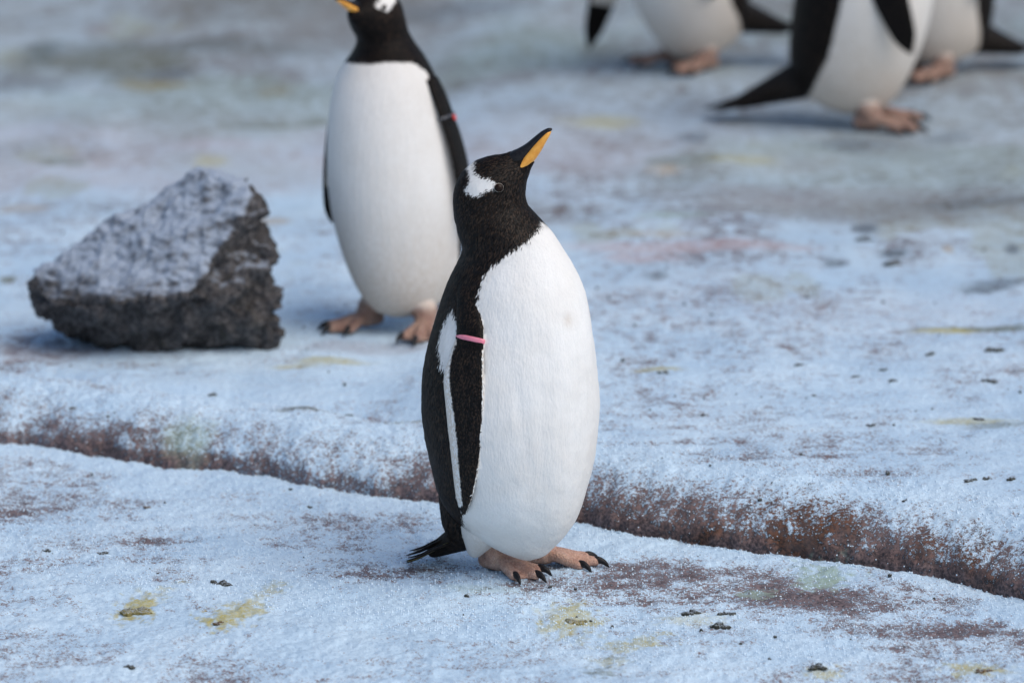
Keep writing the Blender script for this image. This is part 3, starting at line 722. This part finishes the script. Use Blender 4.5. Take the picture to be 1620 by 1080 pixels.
def bill(parent, upper, lower, tip, yaw, ref, view, ku, kl):
    """upper and lower mandible from outline pairs"""
    out = []
    for nm, prs, kk, mt in (('upper_mandible', upper, ku, M_HORN), ('lower_mandible', lower, kl, M_ORANGE)):
        c, e1, e2, _ = sections(prs, [yaw]*len(prs), [1.0]*len(prs), view_yaw=view, y0=ref)
        e2 = np.array([yawS(yaw)*w for w in kk])
        V, F, _ = loft(c, e1, e2, 40, 24); me = mesh_from(nm, V, F); fix_normals(me); out.append((nm, me, mt))
    b = obj('upper_mandible', out[0][1], M_HORN, parent)
    obj('lower_mandible', out[1][1], M_ORANGE, parent)
    return b
W_ = lambda prs: [tuple((on_wall(*p).x, on_wall(*p).z) for p in pr) for pr in prs]
UP = W_([((796, 250), (818, 268)), ((808, 240), (829, 262)), ((820, 234), (835, 251)), ((832, 226.5), (842, 240)), ((845, 215.5), (853, 226)), ((856, 206.5), (863, 214)), ((866, 201), (871, 206)), ((872.5, 200.5), (873.5, 203.5))])
LO = W_([((811, 272), (817, 276)), ((818, 262), (828, 268)), ((826, 249), (838, 261)), ((836, 236), (848, 250)), ((847, 223), (857, 236)), ((857, 213), (864.5, 222)), ((865, 206), (869.5, 213)), ((870, 204), (872, 207))])
refy = (C[-1, 0], C[-1, 1])
bill(main, UP, LO, None, HEAD_YAW, refy, True, [0.013, 0.0148, 0.0125, 0.0098, 0.0078, 0.006, 0.0038, 0.001], [0.017, 0.0172, 0.0146, 0.0118, 0.0096, 0.0074, 0.005, 0.0014])
# pink flipper band round the wing at the wrist
bt = Vector(T3[3]); bl = Vector(L3[3]); bc = (bt+bl)/2; bx = (bl-bt); by = Vector(ou[3]); bn = bx.cross(by).normalized()
tl = -0.10
bx2 = (bx.normalized() - Vector((0, 0, 0))).normalized()
def band(parent, c, x, y, ra, rb, hgt, mat, tilt=0.0):
    ax = [x.normalized(), y.normalized(), x.cross(y).normalized()]
    ax[0] = (ax[0] + ax[2]*tilt).normalized(); ax[2] = ax[0].cross(ax[1]).normalized()
    return obj('flipper_band', ring_mesh('flipper_band', c, ax, ra, rb, hgt, 48, 10, tall=2.6), mat, parent)
bd = band(main, bc+Vector((0.001, 0, -0.004)), bx, by, bx.length/2+0.0010, 0.0100, 0.0015, M_BAND, 0.16 if bn.z < 0 else -0.16)
# small contour feathers lying over the body, each a tapered blade pointing away from the bill
def plumage(body, count, eyes, bill_base, seed=4):
    me = body.data; me.calc_loop_triangles(); nt = len(me.loop_triangles); rng = np.random.default_rng(seed)
    tv = np.zeros(nt*3, np.int32); me.loop_triangles.foreach_get('vertices', tv); tv = tv.reshape(-1, 3)
    tm = np.zeros(nt, np.int32); me.loop_triangles.foreach_get('material_index', tm)
    co = np.zeros(len(me.vertices)*3, np.float32); me.vertices.foreach_get('co', co); co = co.reshape(-1, 3).astype(float)
    no = np.zeros(len(me.vertices)*3, np.float32); me.vertices.foreach_get('normal', no); no = no.reshape(-1, 3).astype(float)
    at = {}
    for k in ('white', 'dirt_shade'):
        v = np.zeros(len(co), np.float32); me.attributes[k].data.foreach_get('value', v); at[k] = v
    names = [m.name for m in me.materials]; ok = np.array([names[i] != M_SKIN.name for i in tm]); flip = np.array([names[i] == M_FLIP.name for i in tm])
    a, b, c = co[tv[:, 0]], co[tv[:, 1]], co[tv[:, 2]]
    area = np.linalg.norm(np.cross(b-a, c-a), axis=1)*ok; t = rng.choice(nt, count, p=area/area.sum())
    r1, r2 = np.sqrt(rng.random(count)), rng.random(count); w = np.stack([1-r1, r1*(1-r2), r1*r2], -1)
    mixv = lambda arr: (arr[tv[t]]*(w[..., None] if arr.ndim == 2 else w)).sum(1)
    P = mixv(co); N = mixv(no); N /= np.linalg.norm(N, axis=1)[:, None]; wh = mixv(at['white']); dr = mixv(at['dirt_shade'])
    keep = np.ones(count, bool)
    for e in eyes: keep &= np.linalg.norm(P-np.array(e), axis=1) > 0.0105
    keep &= ~(flip[t] & (np.abs(P[:, 2]-bc.z) < 0.016))
    db = np.linalg.norm(P-np.array(bill_base), axis=1); keep &= db > 0.026
    keep &= wh < 0.004 + 0.006*rng.random(count)**2
    P, N, wh, dr, fl, db = P[keep], N[keep], wh[keep], dr[keep], flip[t][keep], db[keep]; n = len(P)
    head = sstep(0.17, 0.10, db)
    D = np.tile([-0.10, 0.06, -1.0], (n, 1))*(1-head[:, None]) + (P-np.array(bill_base))/db[:, None]*head[:, None]
    D = D + 0.22*rng.normal(size=(n, 3)); D -= N*(D*N).sum(1)[:, None]; D /= np.linalg.norm(D, axis=1)[:, None]+1e-9
    S = np.cross(D, N)
    L = (0.0078-0.0036*head)*np.where(fl, 0.5, 1.0)*rng.uniform(0.7, 1.35, n); Wd = (0.00085-0.0002*head)*rng.uniform(0.7, 1.3, n); lift = rng.uniform(0.02, 0.085, n)*np.where(wh > 0, 0.6, 1.0)
    rows = []
    for f, wd, up in ((0.0, 0.8, -0.02), (0.45, 1.0, 0.35), (1.0, 0.10, 1.0)):
        base = P + D*(L*f)[:, None] + N*(L*lift*up)[:, None] + N*0.0002
        rows += [base-S*(Wd*wd)[:, None], base+S*(Wd*wd)[:, None]]
    V = np.stack(rows, 1).reshape(-1, 3); o = (np.arange(n)*6)[:, None]
    F = np.concatenate([o+np.array([[0, 1, 3, 2]]), o+np.array([[2, 3, 5, 4]])])
    pm = mesh_from('plumage', V, F)
    fattr(pm, 'white', np.repeat(np.where(fl, np.minimum(wh, 0.006), wh) + np.where(fl, 0.0005, 0.0016)*rng.normal(size=n) - 0.0012*head, 6)); fattr(pm, 'dirt_shade', np.repeat(dr, 6)); fattr(pm, 'shade', np.repeat(rng.random(n), 6))
    return pm
def mat_plume():
    t = NT('contour_feather'); w = t.attr('white').outputs['Fac']; sh = t.attr('shade').outputs['Fac']; d = t.attr('dirt_shade').outputs['Fac']
    blk = t.mix(t.smooth(sh, 0.35, 1.0), (0.0030, 0.0026, 0.0026), (0.038, 0.023, 0.0145)); wht = t.mix(sh, (0.80, 0.785, 0.76), (0.84, 0.83, 0.81))
    wht = t.mix(d, wht, (0.50, 0.40, 0.31))
    return t.set(Base_Color=t.mix(t.smooth(w, -0.0008, 0.0008), blk, wht), Roughness=0.58, Specular_IOR_Level=0.22)
M_PLUME = mat_plume()
tag(obj('plumage', plumage(body, 80000, [h[0], TV[tw]], on_wall(838, 245, C[-1, 1])), M_PLUME, main), kind='stuff')
# tail fan
tb = on_wall(714, 860, 0.06)
tail_part(main, (tb.x, tb.y, 0.040), -yawF(BODY_YAW), 0.50, 17, 0.078, 0.70)

# ---- canonical upright bird for the ones behind
GP = [((-0.05, 0.034), (0.040, 0.030)), ((-0.092, 0.055), (0.075, 0.050)), ((-0.122, 0.105), (0.106, 0.100)), ((-0.132, 0.18), (0.128, 0.18)), ((-0.132, 0.26), (0.136, 0.26)), ((-0.124, 0.34), (0.132, 0.34)),
      ((-0.112, 0.41), (0.120, 0.41)), ((-0.096, 0.47), (0.102, 0.465)), ((-0.078, 0.515), (0.078, 0.505)), ((-0.064, 0.55), (0.056, 0.535)), ((-0.055, 0.58), (0.046, 0.560)), ((-0.051, 0.61), (0.050, 0.580)),
      ((-0.040, 0.645), (0.060, 0.593)), ((-0.006, 0.667), (0.068, 0.604)), ((0.034, 0.662), (0.077, 0.615)), ((0.064, 0.648), (0.085, 0.627))]
GK = [0.85, 0.80, 0.82, 0.86, 0.90, 0.92, 0.94, 0.98, 1.0, 0.98, 0.95, 0.9, 0.84, 0.82, 0.8, 0.8]
GBORDER = [(0.10, 0.515), (0.055, 0.520), (0.015, 0.510), (-0.008, 0.488), (-0.015, 0.44), (-0.020, 0.35), (-0.026, 0.25), (-0.036, 0.15), (-0.060, 0.08), (-0.09, 0.0), (0.4, 0.0), (0.4, 0.53)]
GBAND = [(0.046, 0.640), (0.030, 0.652), (0.012, 0.657), (0.0, 0.690), (-0.022, 0.690), (-0.012, 0.645), (0.010, 0.636), (0.030, 0.628)]
GFT = [(-0.030, 0.475), (-0.044, 0.44), (-0.052, 0.40), (-0.060, 0.36), (-0.064, 0.31), (-0.060, 0.26), (-0.052, 0.215), (-0.040, 0.190), (-0.032, 0.180)]
GFL = [(0.005, 0.475), (0.008, 0.44), (0.008, 0.40), (0.006, 0.36), (0.003, 0.31), (-0.002, 0.26), (-0.010, 0.215), (-0.022, 0.190), (-0.028, 0.180)]
def make_penguin(label, loc, heading, scale=1.0, lean=(0, 0), head_yaw=0.0, spread=(0.06, 0.06), swing=(0, 0), feet=((0.02, -0.055, -10), (0.02, 0.055, 10)),
                 bill_up=0.15, flip=(1.0, 0.0), drop=0.0, tail_down=0.5, tail_len=0.10, fat=1.0, tail_base=(-0.125, 0.050)):
    root = tag(empty('penguin', loc, heading), label, 'penguin', 'penguins standing on the frosty ground'); root.scale = (scale,)*3
    n = len(GP); yw = [0]*9 + [head_yaw*f for f in (0.2, 0.5, 0.75, 1, 1, 1, 1)]
    c, e1, e2, ref = sections([tuple((p[0]*fat, p[1]) for p in pr) for pr in GP[:9]] + GP[9:], yw, [k*(1 if i > 8 else 1) for i, k in enumerate(GK)])
    for i in range(9, len(c)): c[i, 2] -= drop*min(1, (i-8)/3)
    nr, na = 150, 80
    V, F, S = loft(c, e1, e2, nr, na, pole0=(-0.005, 0, 0.022), pole1=tuple(c[-1]+yawF(head_yaw)*0.012))
    # sagittal coordinates of every vertex
    Gp = catmull(np.array([[*p[0], *p[1]] for p in GP]), nr); tt = np.arange(na)*2*math.pi/na
    gc = (Gp[:, None, :2]+Gp[:, None, 2:])/2 + (Gp[:, None, 2:]-Gp[:, None, :2])/2*np.cos(tt)[None, :, None]
    gc = np.vstack([gc.reshape(-1, 2), [[0, 0.02]], [[0.09, 0.635]]])
    w = np.maximum(poly_sdf(gc[:, 0], gc[:, 1], GBORDER), poly_sdf(gc[:, 0], gc[:, 1], GBAND))
    Ml = Matrix.Rotation(lean[0], 4, 'Y') @ Matrix.Rotation(lean[1], 4, 'X')
    Ml = Matrix.Translation((0, 0, 0.05)) @ Ml @ Matrix.Translation((0, 0, -0.05))
    me = mesh_from('torso', V, F); fix_normals(me)
    fattr(me, 'white', w); fattr(me, 'dirt_shade', 0.26+0.64*sstep(0.30, 0.03, gc[:, 1])); fattr(me, 'sole', np.zeros(len(V))); me.materials.append(M_FEATHER)  # dull soiled plumage; belly shade also painted in, stronger towards the feet
    tb_ = bvh_of(V, F); prt = [me]
    for sgn, sp, sw in ((-1, spread[0], swing[0]), (1, spread[1], swing[1])):       # right (-Y), left (+Y)
        def lat(pts):
            ys = []
            for i, p in enumerate(pts):
                h_ = tb_.ray_cast(Vector((p[0], sgn*0.5, p[1])), Vector((0, -sgn, 0)))
                ys.append(abs(h_[0].y) if h_[0] is not None else 0.08)
            return np.polyval(np.polyfit(np.arange(len(pts)), ys, 2), np.arange(len(pts)))
        yl = lat(GFL); yt = np.minimum(lat(GFT), yl+0.01)
        T = np.array([(p[0], sgn*(y+0.004), p[1]) for p, y in zip(GFT, yt)]); L = np.array([(p[0], sgn*(y+0.004), p[1]) for p, y in zip(GFL, yl)])
        chd = L-T; chd /= np.linalg.norm(chd, axis=1)[:, None]; lnn = np.gradient((T+L)/2, axis=0); o_ = np.cross(chd, lnn); o_ /= np.linalg.norm(o_, axis=1)[:, None]
        o_ *= np.sign(o_[:, 1:2]*sgn)
        def wf(VV, SS, nr_, na_):
            out = np.full(len(VV), -0.01); idx = np.arange(len(VV)-2); a_ = idx % na_; r_ = idx//na_
            out[idx] = np.where((np.abs(a_-na_/2) <= 1) & (r_ > 6), 0.002, -0.004)
            inner = (a_ > na_/2+1) & (a_ < na_-2) & (r_ > 4) & (r_ < nr_*0.62)
            out[idx] = np.where(inner, 0.006, out[idx]); return out
        fm = flipper_mesh(T, L, o_, np.array([11, 10, 9, 8, 7, 6, 5, 3, 0.8])*1e-3, wf)
        if flip != (1.0, 0.0) and sgn == -1:
            fm.transform(Matrix.Translation((0, 0, 0.475-flip[1])) @ Matrix.Diagonal((1.1, 1, flip[0], 1)) @ Matrix.Translation((0, 0, -0.475)))
        piv = Vector((-0.012, sgn*(yl[0]-0.01), 0.465))
        fm.transform(Matrix.Translation(piv) @ Matrix.Rotation(sgn*sp, 4, 'X') @ Matrix.Rotation(-sw, 4, 'Y') @ Matrix.Translation(-piv))
        prt.append(fm)
        if sgn == 1: lband = (Vector((T[2]+L[2])/2), Vector(L[2]-T[2]), Vector(o_[2]), Matrix.Translation(piv) @ Matrix.Rotation(sgn*sp, 4, 'X') @ Matrix.Rotation(-sw, 4, 'Y') @ Matrix.Translation(-piv))
    for m_ in prt: m_.transform(Ml)
    cl = []
    for (fx, fy, fd) in feet: add_foot(prt, cl, Vector((fx, fy, 0.0)), R(fd), 1.1, leg_h=0.06, side=1 if fy > 0 else -1, skin=M_SKIND)
    obj('body', union(prt, 'penguin_body'), None, root)
    for M in cl:
        o = obj('claw', CLAW, M_HORN, root); o.matrix_local = M
    # eyes and bill follow the lean
    ridx = int(13/(n-1)*(nr-1))
    for q in (0.25, 0.75):
        k = ridx*na+int(q*na); p = Ml @ Vector(V[k]); nn = (Ml.to_3x3() @ Vector(V[k]-S[ridx, :3])); eye_parts(root, p, nn)
    u0, z0 = 0.062, 0.636-drop
    def bp(t, up, dn): # along bill
        return ((u0+t*math.cos(bill_up), z0+t*math.sin(bill_up)+up), (u0+t*math.cos(bill_up), z0+t*math.sin(bill_up)+dn))
    UPP = [bp(-0.01, 0.015, -0.004), bp(0.012, 0.013, 0), bp(0.03, 0.010, 0), bp(0.05, 0.007, 0.0), bp(0.064, 0.003, -0.003), bp(0.072, -0.002, -0.006)]
    LOO = [bp(-0.008, 0.001, -0.010), bp(0.012, 0.003, -0.012), bp(0.03, 0.003, -0.010), bp(0.05, 0.002, -0.007), bp(0.062, -0.001, -0.005), bp(0.068, -0.003, -0.005)]
    res = []
    for nm, prs, kk, mt in (('upper_mandible', UPP, [.011, .010, .008, .006, .004, .001], M_HORN), ('lower_mandible', LOO, [.012, .0115, .0095, .007, .004, .001], M_ORANGE)):
        C_, A_, B_, _ = sections(prs, [head_yaw]*6, [1]*6, y0=ref)
        B_ = np.array([yawS(head_yaw)*x for x in kk]); VV, FF, _ = loft(C_, A_, B_, 24, 16); mm = mesh_from(nm, VV, FF); fix_normals(mm); mm.transform(Ml); obj(nm, mm, mt, root)
    tail_part(root, Ml @ Vector((tail_base[0], 0, tail_base[1])), (-1, 0, 0), tail_down, 11, tail_len, 0.22, soiled=False, wide=2.3)
    return root, lband, Ml
def stand(px, py): 
    p = ground_hit(px, py); return Vector((p.x, p.y, p.z+0.001))
# second bird: faces the camera, a little to the left, bill to the left
p2 = stand(626, 528)
r2, lb, Ml2 = make_penguin('tall blurred penguin behind the foreground one, facing forward with red flipper tag', p2 + Vector((0.02, 0.04, 0)), R(-122), 0.95, lean=(R(2), R(5.0)), head_yaw=R(4), spread=(0.22, 0.10), drop=0.019,
                    feet=((0.035, -0.066, -16), (0.03, 0.060, 22)), bill_up=0.50)
M2 = Ml2 @ lb[3]; c_, x_, y_ = lb[:3]
rb = band(r2, M2 @ c_, M2.to_3x3() @ x_, M2.to_3x3() @ y_, x_.length/2+0.001, 0.0125, 0.0009, M_STEEL)
obj('band_tag', ellipsoid('band_tag', M2 @ (c_+y_*0.013+Vector((-0.004, 0, -0.006))), frame_from(M2.to_3x3() @ y_), (0.0062, 0.0062, 0.003)), M_RED, rb)
p3 = stand(1385, 205)
make_penguin('blurred penguin in profile facing right, long black tail out behind it', p3 + Vector((-0.06, 0.04, 0)), R(-12), 1.10, lean=(R(8), 0), spread=(0.05, 0.05), swing=(R(30), 0), flip=(1.02, 0.02), feet=((0.055, -0.05, -6), (0.045, 0.05, 8)), tail_down=0.36, tail_len=0.175)
p4 = stand(1095, 112)
make_penguin('farthest left blurred penguin holding one flipper away from its white belly', p4 + Vector((0.03, 0.05, 0)), R(-151), 1.04, lean=(R(17), R(0)), spread=(0.27, 0.04), swing=(R(26), R(10)), flip=(1.40, 0.05), feet=((0.05, -0.055, -20), (0.03, 0.055, 15)), tail_down=0.20, tail_len=0.15)
p5 = stand(1490, 125)
make_penguin('blurred penguin at the right edge half hidden behind the profile penguin', p5 + Vector((0.0, 0.05, 0)), R(-152), 1.02, lean=(R(4), R(0)), spread=(0.08, 0.06), feet=((0.05, -0.055, -15), (0.03, 0.055, 15)), tail_down=0.20, tail_len=0.15)

# ------------------------------------------------------------------ rock
def make_rock():
    pts = [(0.0, 0.085, -0.02), (0.09, 0.08, -0.02), (0.215, 0.09, -0.02), (-0.10, 0.10, -0.01), (-0.215, 0.10, 0.045), (-0.232, 0.14, 0.122), (-0.20, 0.05, 0.085), (-0.12, -0.005, 0.085), (-0.053, -0.03, 0.098), (0.04, -0.03, 0.10), (0.075, -0.035, 0.120),
           (0.180, 0.09, 0.266), (0.078, 0.19, 0.296), (0.168, 0.16, 0.278), (0.190, 0.07, 0.205), (0.226, 0.06, 0.12), (0.232, 0.05, 0.03), (-0.135, 0.24, 0.135), (-0.018, 0.25, 0.215), (-0.15, 0.30, -0.01), (0.15, 0.32, -0.01), (0.16, 0.26, 0.2)]
    bm = bmesh.new()
    for p in pts: bm.verts.new(p)
    bmesh.ops.convex_hull(bm, input=bm.verts)
    loose = [v for v in bm.verts if not v.link_faces]; bmesh.ops.delete(bm, geom=loose, context='VERTS')
    me = bpy.data.meshes.new('rock_tmp'); bm.to_mesh(me); bm.free()
    o = bpy.data.objects.new('rock_tmp', me); COL.objects.link(o)
    md = o.modifiers.new('r', 'REMESH'); md.mode = 'VOXEL'; md.voxel_size = 0.0042
    dg = bpy.context.evaluated_depsgraph_get(); dg.update()
    out = bpy.data.meshes.new_from_object(o.evaluated_get(dg)); bpy.data.objects.remove(o)
    n = len(out.vertices); co = np.zeros(n*3, np.float32); no = np.zeros(n*3, np.float32)
    out.vertices.foreach_get('co', co); out.vertices.foreach_get('normal', no); co = co.reshape(-1, 3).astype(float); no = no.reshape(-1, 3).astype(float)
    rough = sstep(0.9, 0.2, no[:, 2])*0.6+0.4 + 0.6*sstep(0.3, 0.8, no[:, 0])
    # strata lie along the sloping top
    ax = np.array([0.55, -0.25, 0.8]); q = co.copy(); q = q + 0.0
    lay = (co @ np.array([-0.62, -0.2, 0.76]))
    d = 0.028*(fbm3(co*12, 4, 3)-0.5) + rough*0.030*(np.abs(fbm3(co*26, 4, 5)-0.5)*-2+0.25) + rough*0.012*(fbm3(co*70, 3, 9)-0.5)
    d += 0.006*np.sign(np.sin(lay*95+6*fbm3(co*9, 2, 14)))*rough*sstep(0.75, 0.3, no[:, 2])
    d += -0.022*np.exp(-((co[:, 2]-0.088-0.03*(fbm3(co*12, 2, 15)-0.5))/0.006)**2)*(co[:, 1] < 0.12)*(co[:, 0] < 0.1)
    co2 = co + no*d[:, None]
    out.vertices.foreach_set('co', co2.astype(np.float32).ravel()); out.update()
    fattr(out, 'frost', sstep(-0.15, 0.75, no @ np.array([-0.30, -0.25, 0.9]))*sstep(0.05, 0.15, co[:, 2]))
    out.polygons.foreach_set('use_smooth', np.ones(len(out.polygons), bool)); out.name = 'rock'
    return out
pr = ground_hit(245, 553)
rock = tag(obj('rock', make_rock(), M_ROCK), 'dark rugged rock dusted with frost, lying left of the penguins', 'rock'); rock.location = (pr.x, pr.y-0.065, pr.z+0.002); rock.scale = (0.95, 0.95, 1.03)

# ------------------------------------------------------------------ droppings and debris
def lump_mesh(name, rx, ry, rz, seed, n=3):
    rnd = random.Random(seed); bm = bmesh.new()
    for k in range(n):
        m = Matrix.Translation(((rnd.random()-0.5)*1.4*rx, (rnd.random()-0.5)*1.4*ry, (rnd.random()-0.2)*0.3*rz)) @ Matrix.Diagonal((rx*(0.25+0.30*rnd.random()), ry*(0.25+0.30*rnd.random()), rz*(0.45+0.5*rnd.random()), 1))
        bmesh.ops.create_icosphere(bm, subdivisions=2, radius=1.0, matrix=m)
    for v in bm.verts:
        pass
    me = bpy.data.meshes.new(name); bm.to_mesh(me); bm.free()
    nv = len(me.vertices); co = np.zeros(nv*3, np.float32); me.vertices.foreach_get('co', co); co = co.reshape(-1, 3).astype(float)
    s = min(rx, ry); co *= (1 + 0.9*(fbm3(co/s*2.2+seed, 3, seed)-0.5))[:, None]
    me.vertices.foreach_set('co', co.astype(np.float32).ravel()); me.update()
    me.polygons.foreach_set('use_smooth', np.ones(len(me.polygons), bool)); return me
DROPS = [  # px, py, half width px, half height px, material, label
 (347, 923, 16, 7, M_DUNG, 'dark grey blocky dropping above the two yellow stains at lower left'),
 (160, 876, 10, 5, M_DUNG, 'grey green dropping on the snow between left edge and blocky dropping'),
 (74, 871, 7, 4, M_DUNG, 'small dark dropping nearest the left edge of the foreground snow'),
 (216, 968, 22, 9, M_DUNGY, 'crumbly yellow dropping on the snow, leftmost of the two yellow ones'),
 (346, 987, 9, 7, M_DUNGB, 'brown dropping at the head of the long yellow streak'),
 (205, 1056, 11, 8, M_DUNG, 'dark dropping lowest on the left near the bottom edge'),
 (1098, 970, 18, 6, M_DUNG, 'dark green flat dropping left of the pair below the brown bare patch'),
 (1149, 972, 13, 7, M_DUNG, 'dark round dropping right of the pair below the brown bare patch'),
 (1138, 991, 17, 6, M_DUNG, 'blackish dropping just under the pair below the brown bare patch'),
 (1285, 1056, 19, 8, M_DUNG, 'grey dropping near the bottom edge right of centre'),
 (1556, 1063, 13, 7, M_DUNGB, 'brown dropping with yellow rim at the bottom right corner'),
 (910, 985, 16, 8, M_DUNGY, 'yellow crumbly dropping in front of the foreground feet'),
 (233, 803, 6, 4, M_DUNGB, 'tiny brown dropping below the left part of the step'),
 (118, 643, 7, 5, M_DUNGB, 'orange brown crumb on top of the step at far left'),
 (549, 661, 10, 7, M_DUNG, 'dark clod in the gully behind the step, left of foreground penguin'),
 (336, 626, 9, 6, M_DUNG, 'dark clod in the gully below the rock'),
 (488, 802, 6, 4, M_DUNG, 'tiny dark dropping under the step left of the foreground penguin'),
 (1432, 791, 7, 5, M_DUNG, 'dark green clod on the crest of the step at right'),
 (1110, 658, 8, 5, M_DUNG, 'dark blue grey pebble right of the foreground belly'),
 (1048, 590, 9, 6, M_DUNG, 'dark pebble beside the small yellow streak'),
 (1378, 673, 9, 5, M_DUNG, 'dark pebble alone in the middle of the right snow'),
 (1547, 664, 9, 5, M_DUNG, 'dark pebble near the right edge above the thin debris line'),
 (1471, 560, 9, 6, M_DUNG, 'dark pebble just under the yellow green strip'),
 (1565, 604, 14, 6, M_DUNG, 'broad dark clod near the right edge under the green strip'),
 (1520, 555, 0, 0, None, ''),
 (1570, 554, 16, 6, M_DUNG, 'flat dark clod touching the underside of the yellow green strip'),
 (1400, 585, 7, 5, M_DUNG, 'small grey pebble upper of the loose cluster on the right snow'),
 (1417, 602, 10, 4, M_DUNG, 'flat grey pebble lower right of the loose cluster on the right snow'),
 (1353, 596, 7, 4, M_DUNG, 'small grey pebble leftmost of the loose cluster on the right snow'),
 (1264, 578, 8, 5, M_DUNG, 'pale grey pebble alone left of the loose cluster'),
 (1535, 760, 12, 4, M_DUNG, 'flat dark clod left of the row above the step at right'),
 (1562, 757, 8, 5, M_DUNG, 'dark clod in the middle of the row above the step at right'),
 (1598, 758, 10, 4, M_DUNG, 'dark clod at the right end of the row above the step'),
 (1368, 380, 16, 7, M_DUNG, 'blurred dark clod upper left of the far pair at right'),
 (1414, 418, 18, 7, M_DUNG, 'blurred dark clod lower right of the far pair at right'),
]
for i, (px, py, hw, hh, mt, lab) in enumerate(DROPS):
    if mt is None: continue
    p = ground_hit(px, py); s = px_scale(py, p.z); rx = hw/s; rz = max(0.35*rx, 0.6*hh/s); ry = max(rx*0.75, 0.004)
    nm = 'dropping' if 'dropping' in lab else ('pebble' if 'pebble' in lab else 'clod')
    o = obj(nm, lump_mesh(nm, rx, ry, rz*0.9, i+1, 7 if mt is not M_DUNGY else 14), mt)
    o.location = (p.x, p.y, p.z+0.08*rz); o.rotation_euler = (0, 0, random.uniform(0, 0.6))
    tag(o, lab, nm, 'droppings and debris on the frost')

# fine loose snow grains lying on the crust in the sharp zone, and dark specks
def scatter(name, n, xr, qr, rfun, mat, lab, cat, seed, keep):
    rng = np.random.default_rng(seed)
    bm = bmesh.new(); bmesh.ops.create_icosphere(bm, subdivisions=1, radius=1.0); bm.verts.ensure_lookup_table()
    bv = np.array([v.co[:] for v in bm.verts]); bf = np.array([[v.index for v in f.verts] for f in bm.faces]); bm.free()
    x = rng.uniform(*xr, n); q = rng.uniform(*qr, n)
    i = np.clip(np.searchsorted(qs, q)-1, 0, NY-1); j = np.clip(np.searchsorted(xs, x)-1, 0, NX-1)
    ok = rng.random(n) < keep(cover[i, j], q, x); i, j, = i[ok], j[ok]; m = len(i)
    P = np.stack([X[i, j], Y[i, j], Z[i, j]], -1)
    r = rfun(rng, m)
    sc = r[:, None]*rng.uniform(0.65, 1.25, (m, 3)); rot = rng.uniform(0, 6.28, m)
    Vv = bv[None]*(1+0.35*(rng.random((m, len(bv), 1))-0.5))*sc[:, None, :]
    c, s = np.cos(rot)[:, None], np.sin(rot)[:, None]
    Vv = np.stack([Vv[..., 0]*c-Vv[..., 1]*s, Vv[..., 0]*s+Vv[..., 1]*c, Vv[..., 2]], -1) + P[:, None, :] + np.stack([0*r, 0*r, r*0.35], -1)[:, None, :]
    Ff = (bf[None]+(np.arange(m)*len(bv))[:, None, None]).reshape(-1, 3)
    return tag(obj(name, mesh_from(name, Vv.reshape(-1, 3), Ff), mat), lab, cat, kind='stuff')
scatter('snow_grains', 52000, (-0.95, 0.95), (-0.75, 0.30), lambda g, m: 0.0007+0.0012*g.random(m)**2, M_GRAIN, 'loose white snow grains lying on the frost crust', 'snow', 5,
        lambda c, q, x: np.clip((c-0.30)*1.6, 0.08, 1)*np.where((q > 0) & (q < 0.12), 0.8, 1))
scatter('grit', 900, (-1.3, 1.5), (-0.7, 2.4), lambda g, m: 0.0010+0.0032*g.random(m)**3, M_DUNG, 'scattered dark specks of grit on the frost', 'grit', 6, lambda c, q, x: np.where(x > 0, 0.9, 0.45))
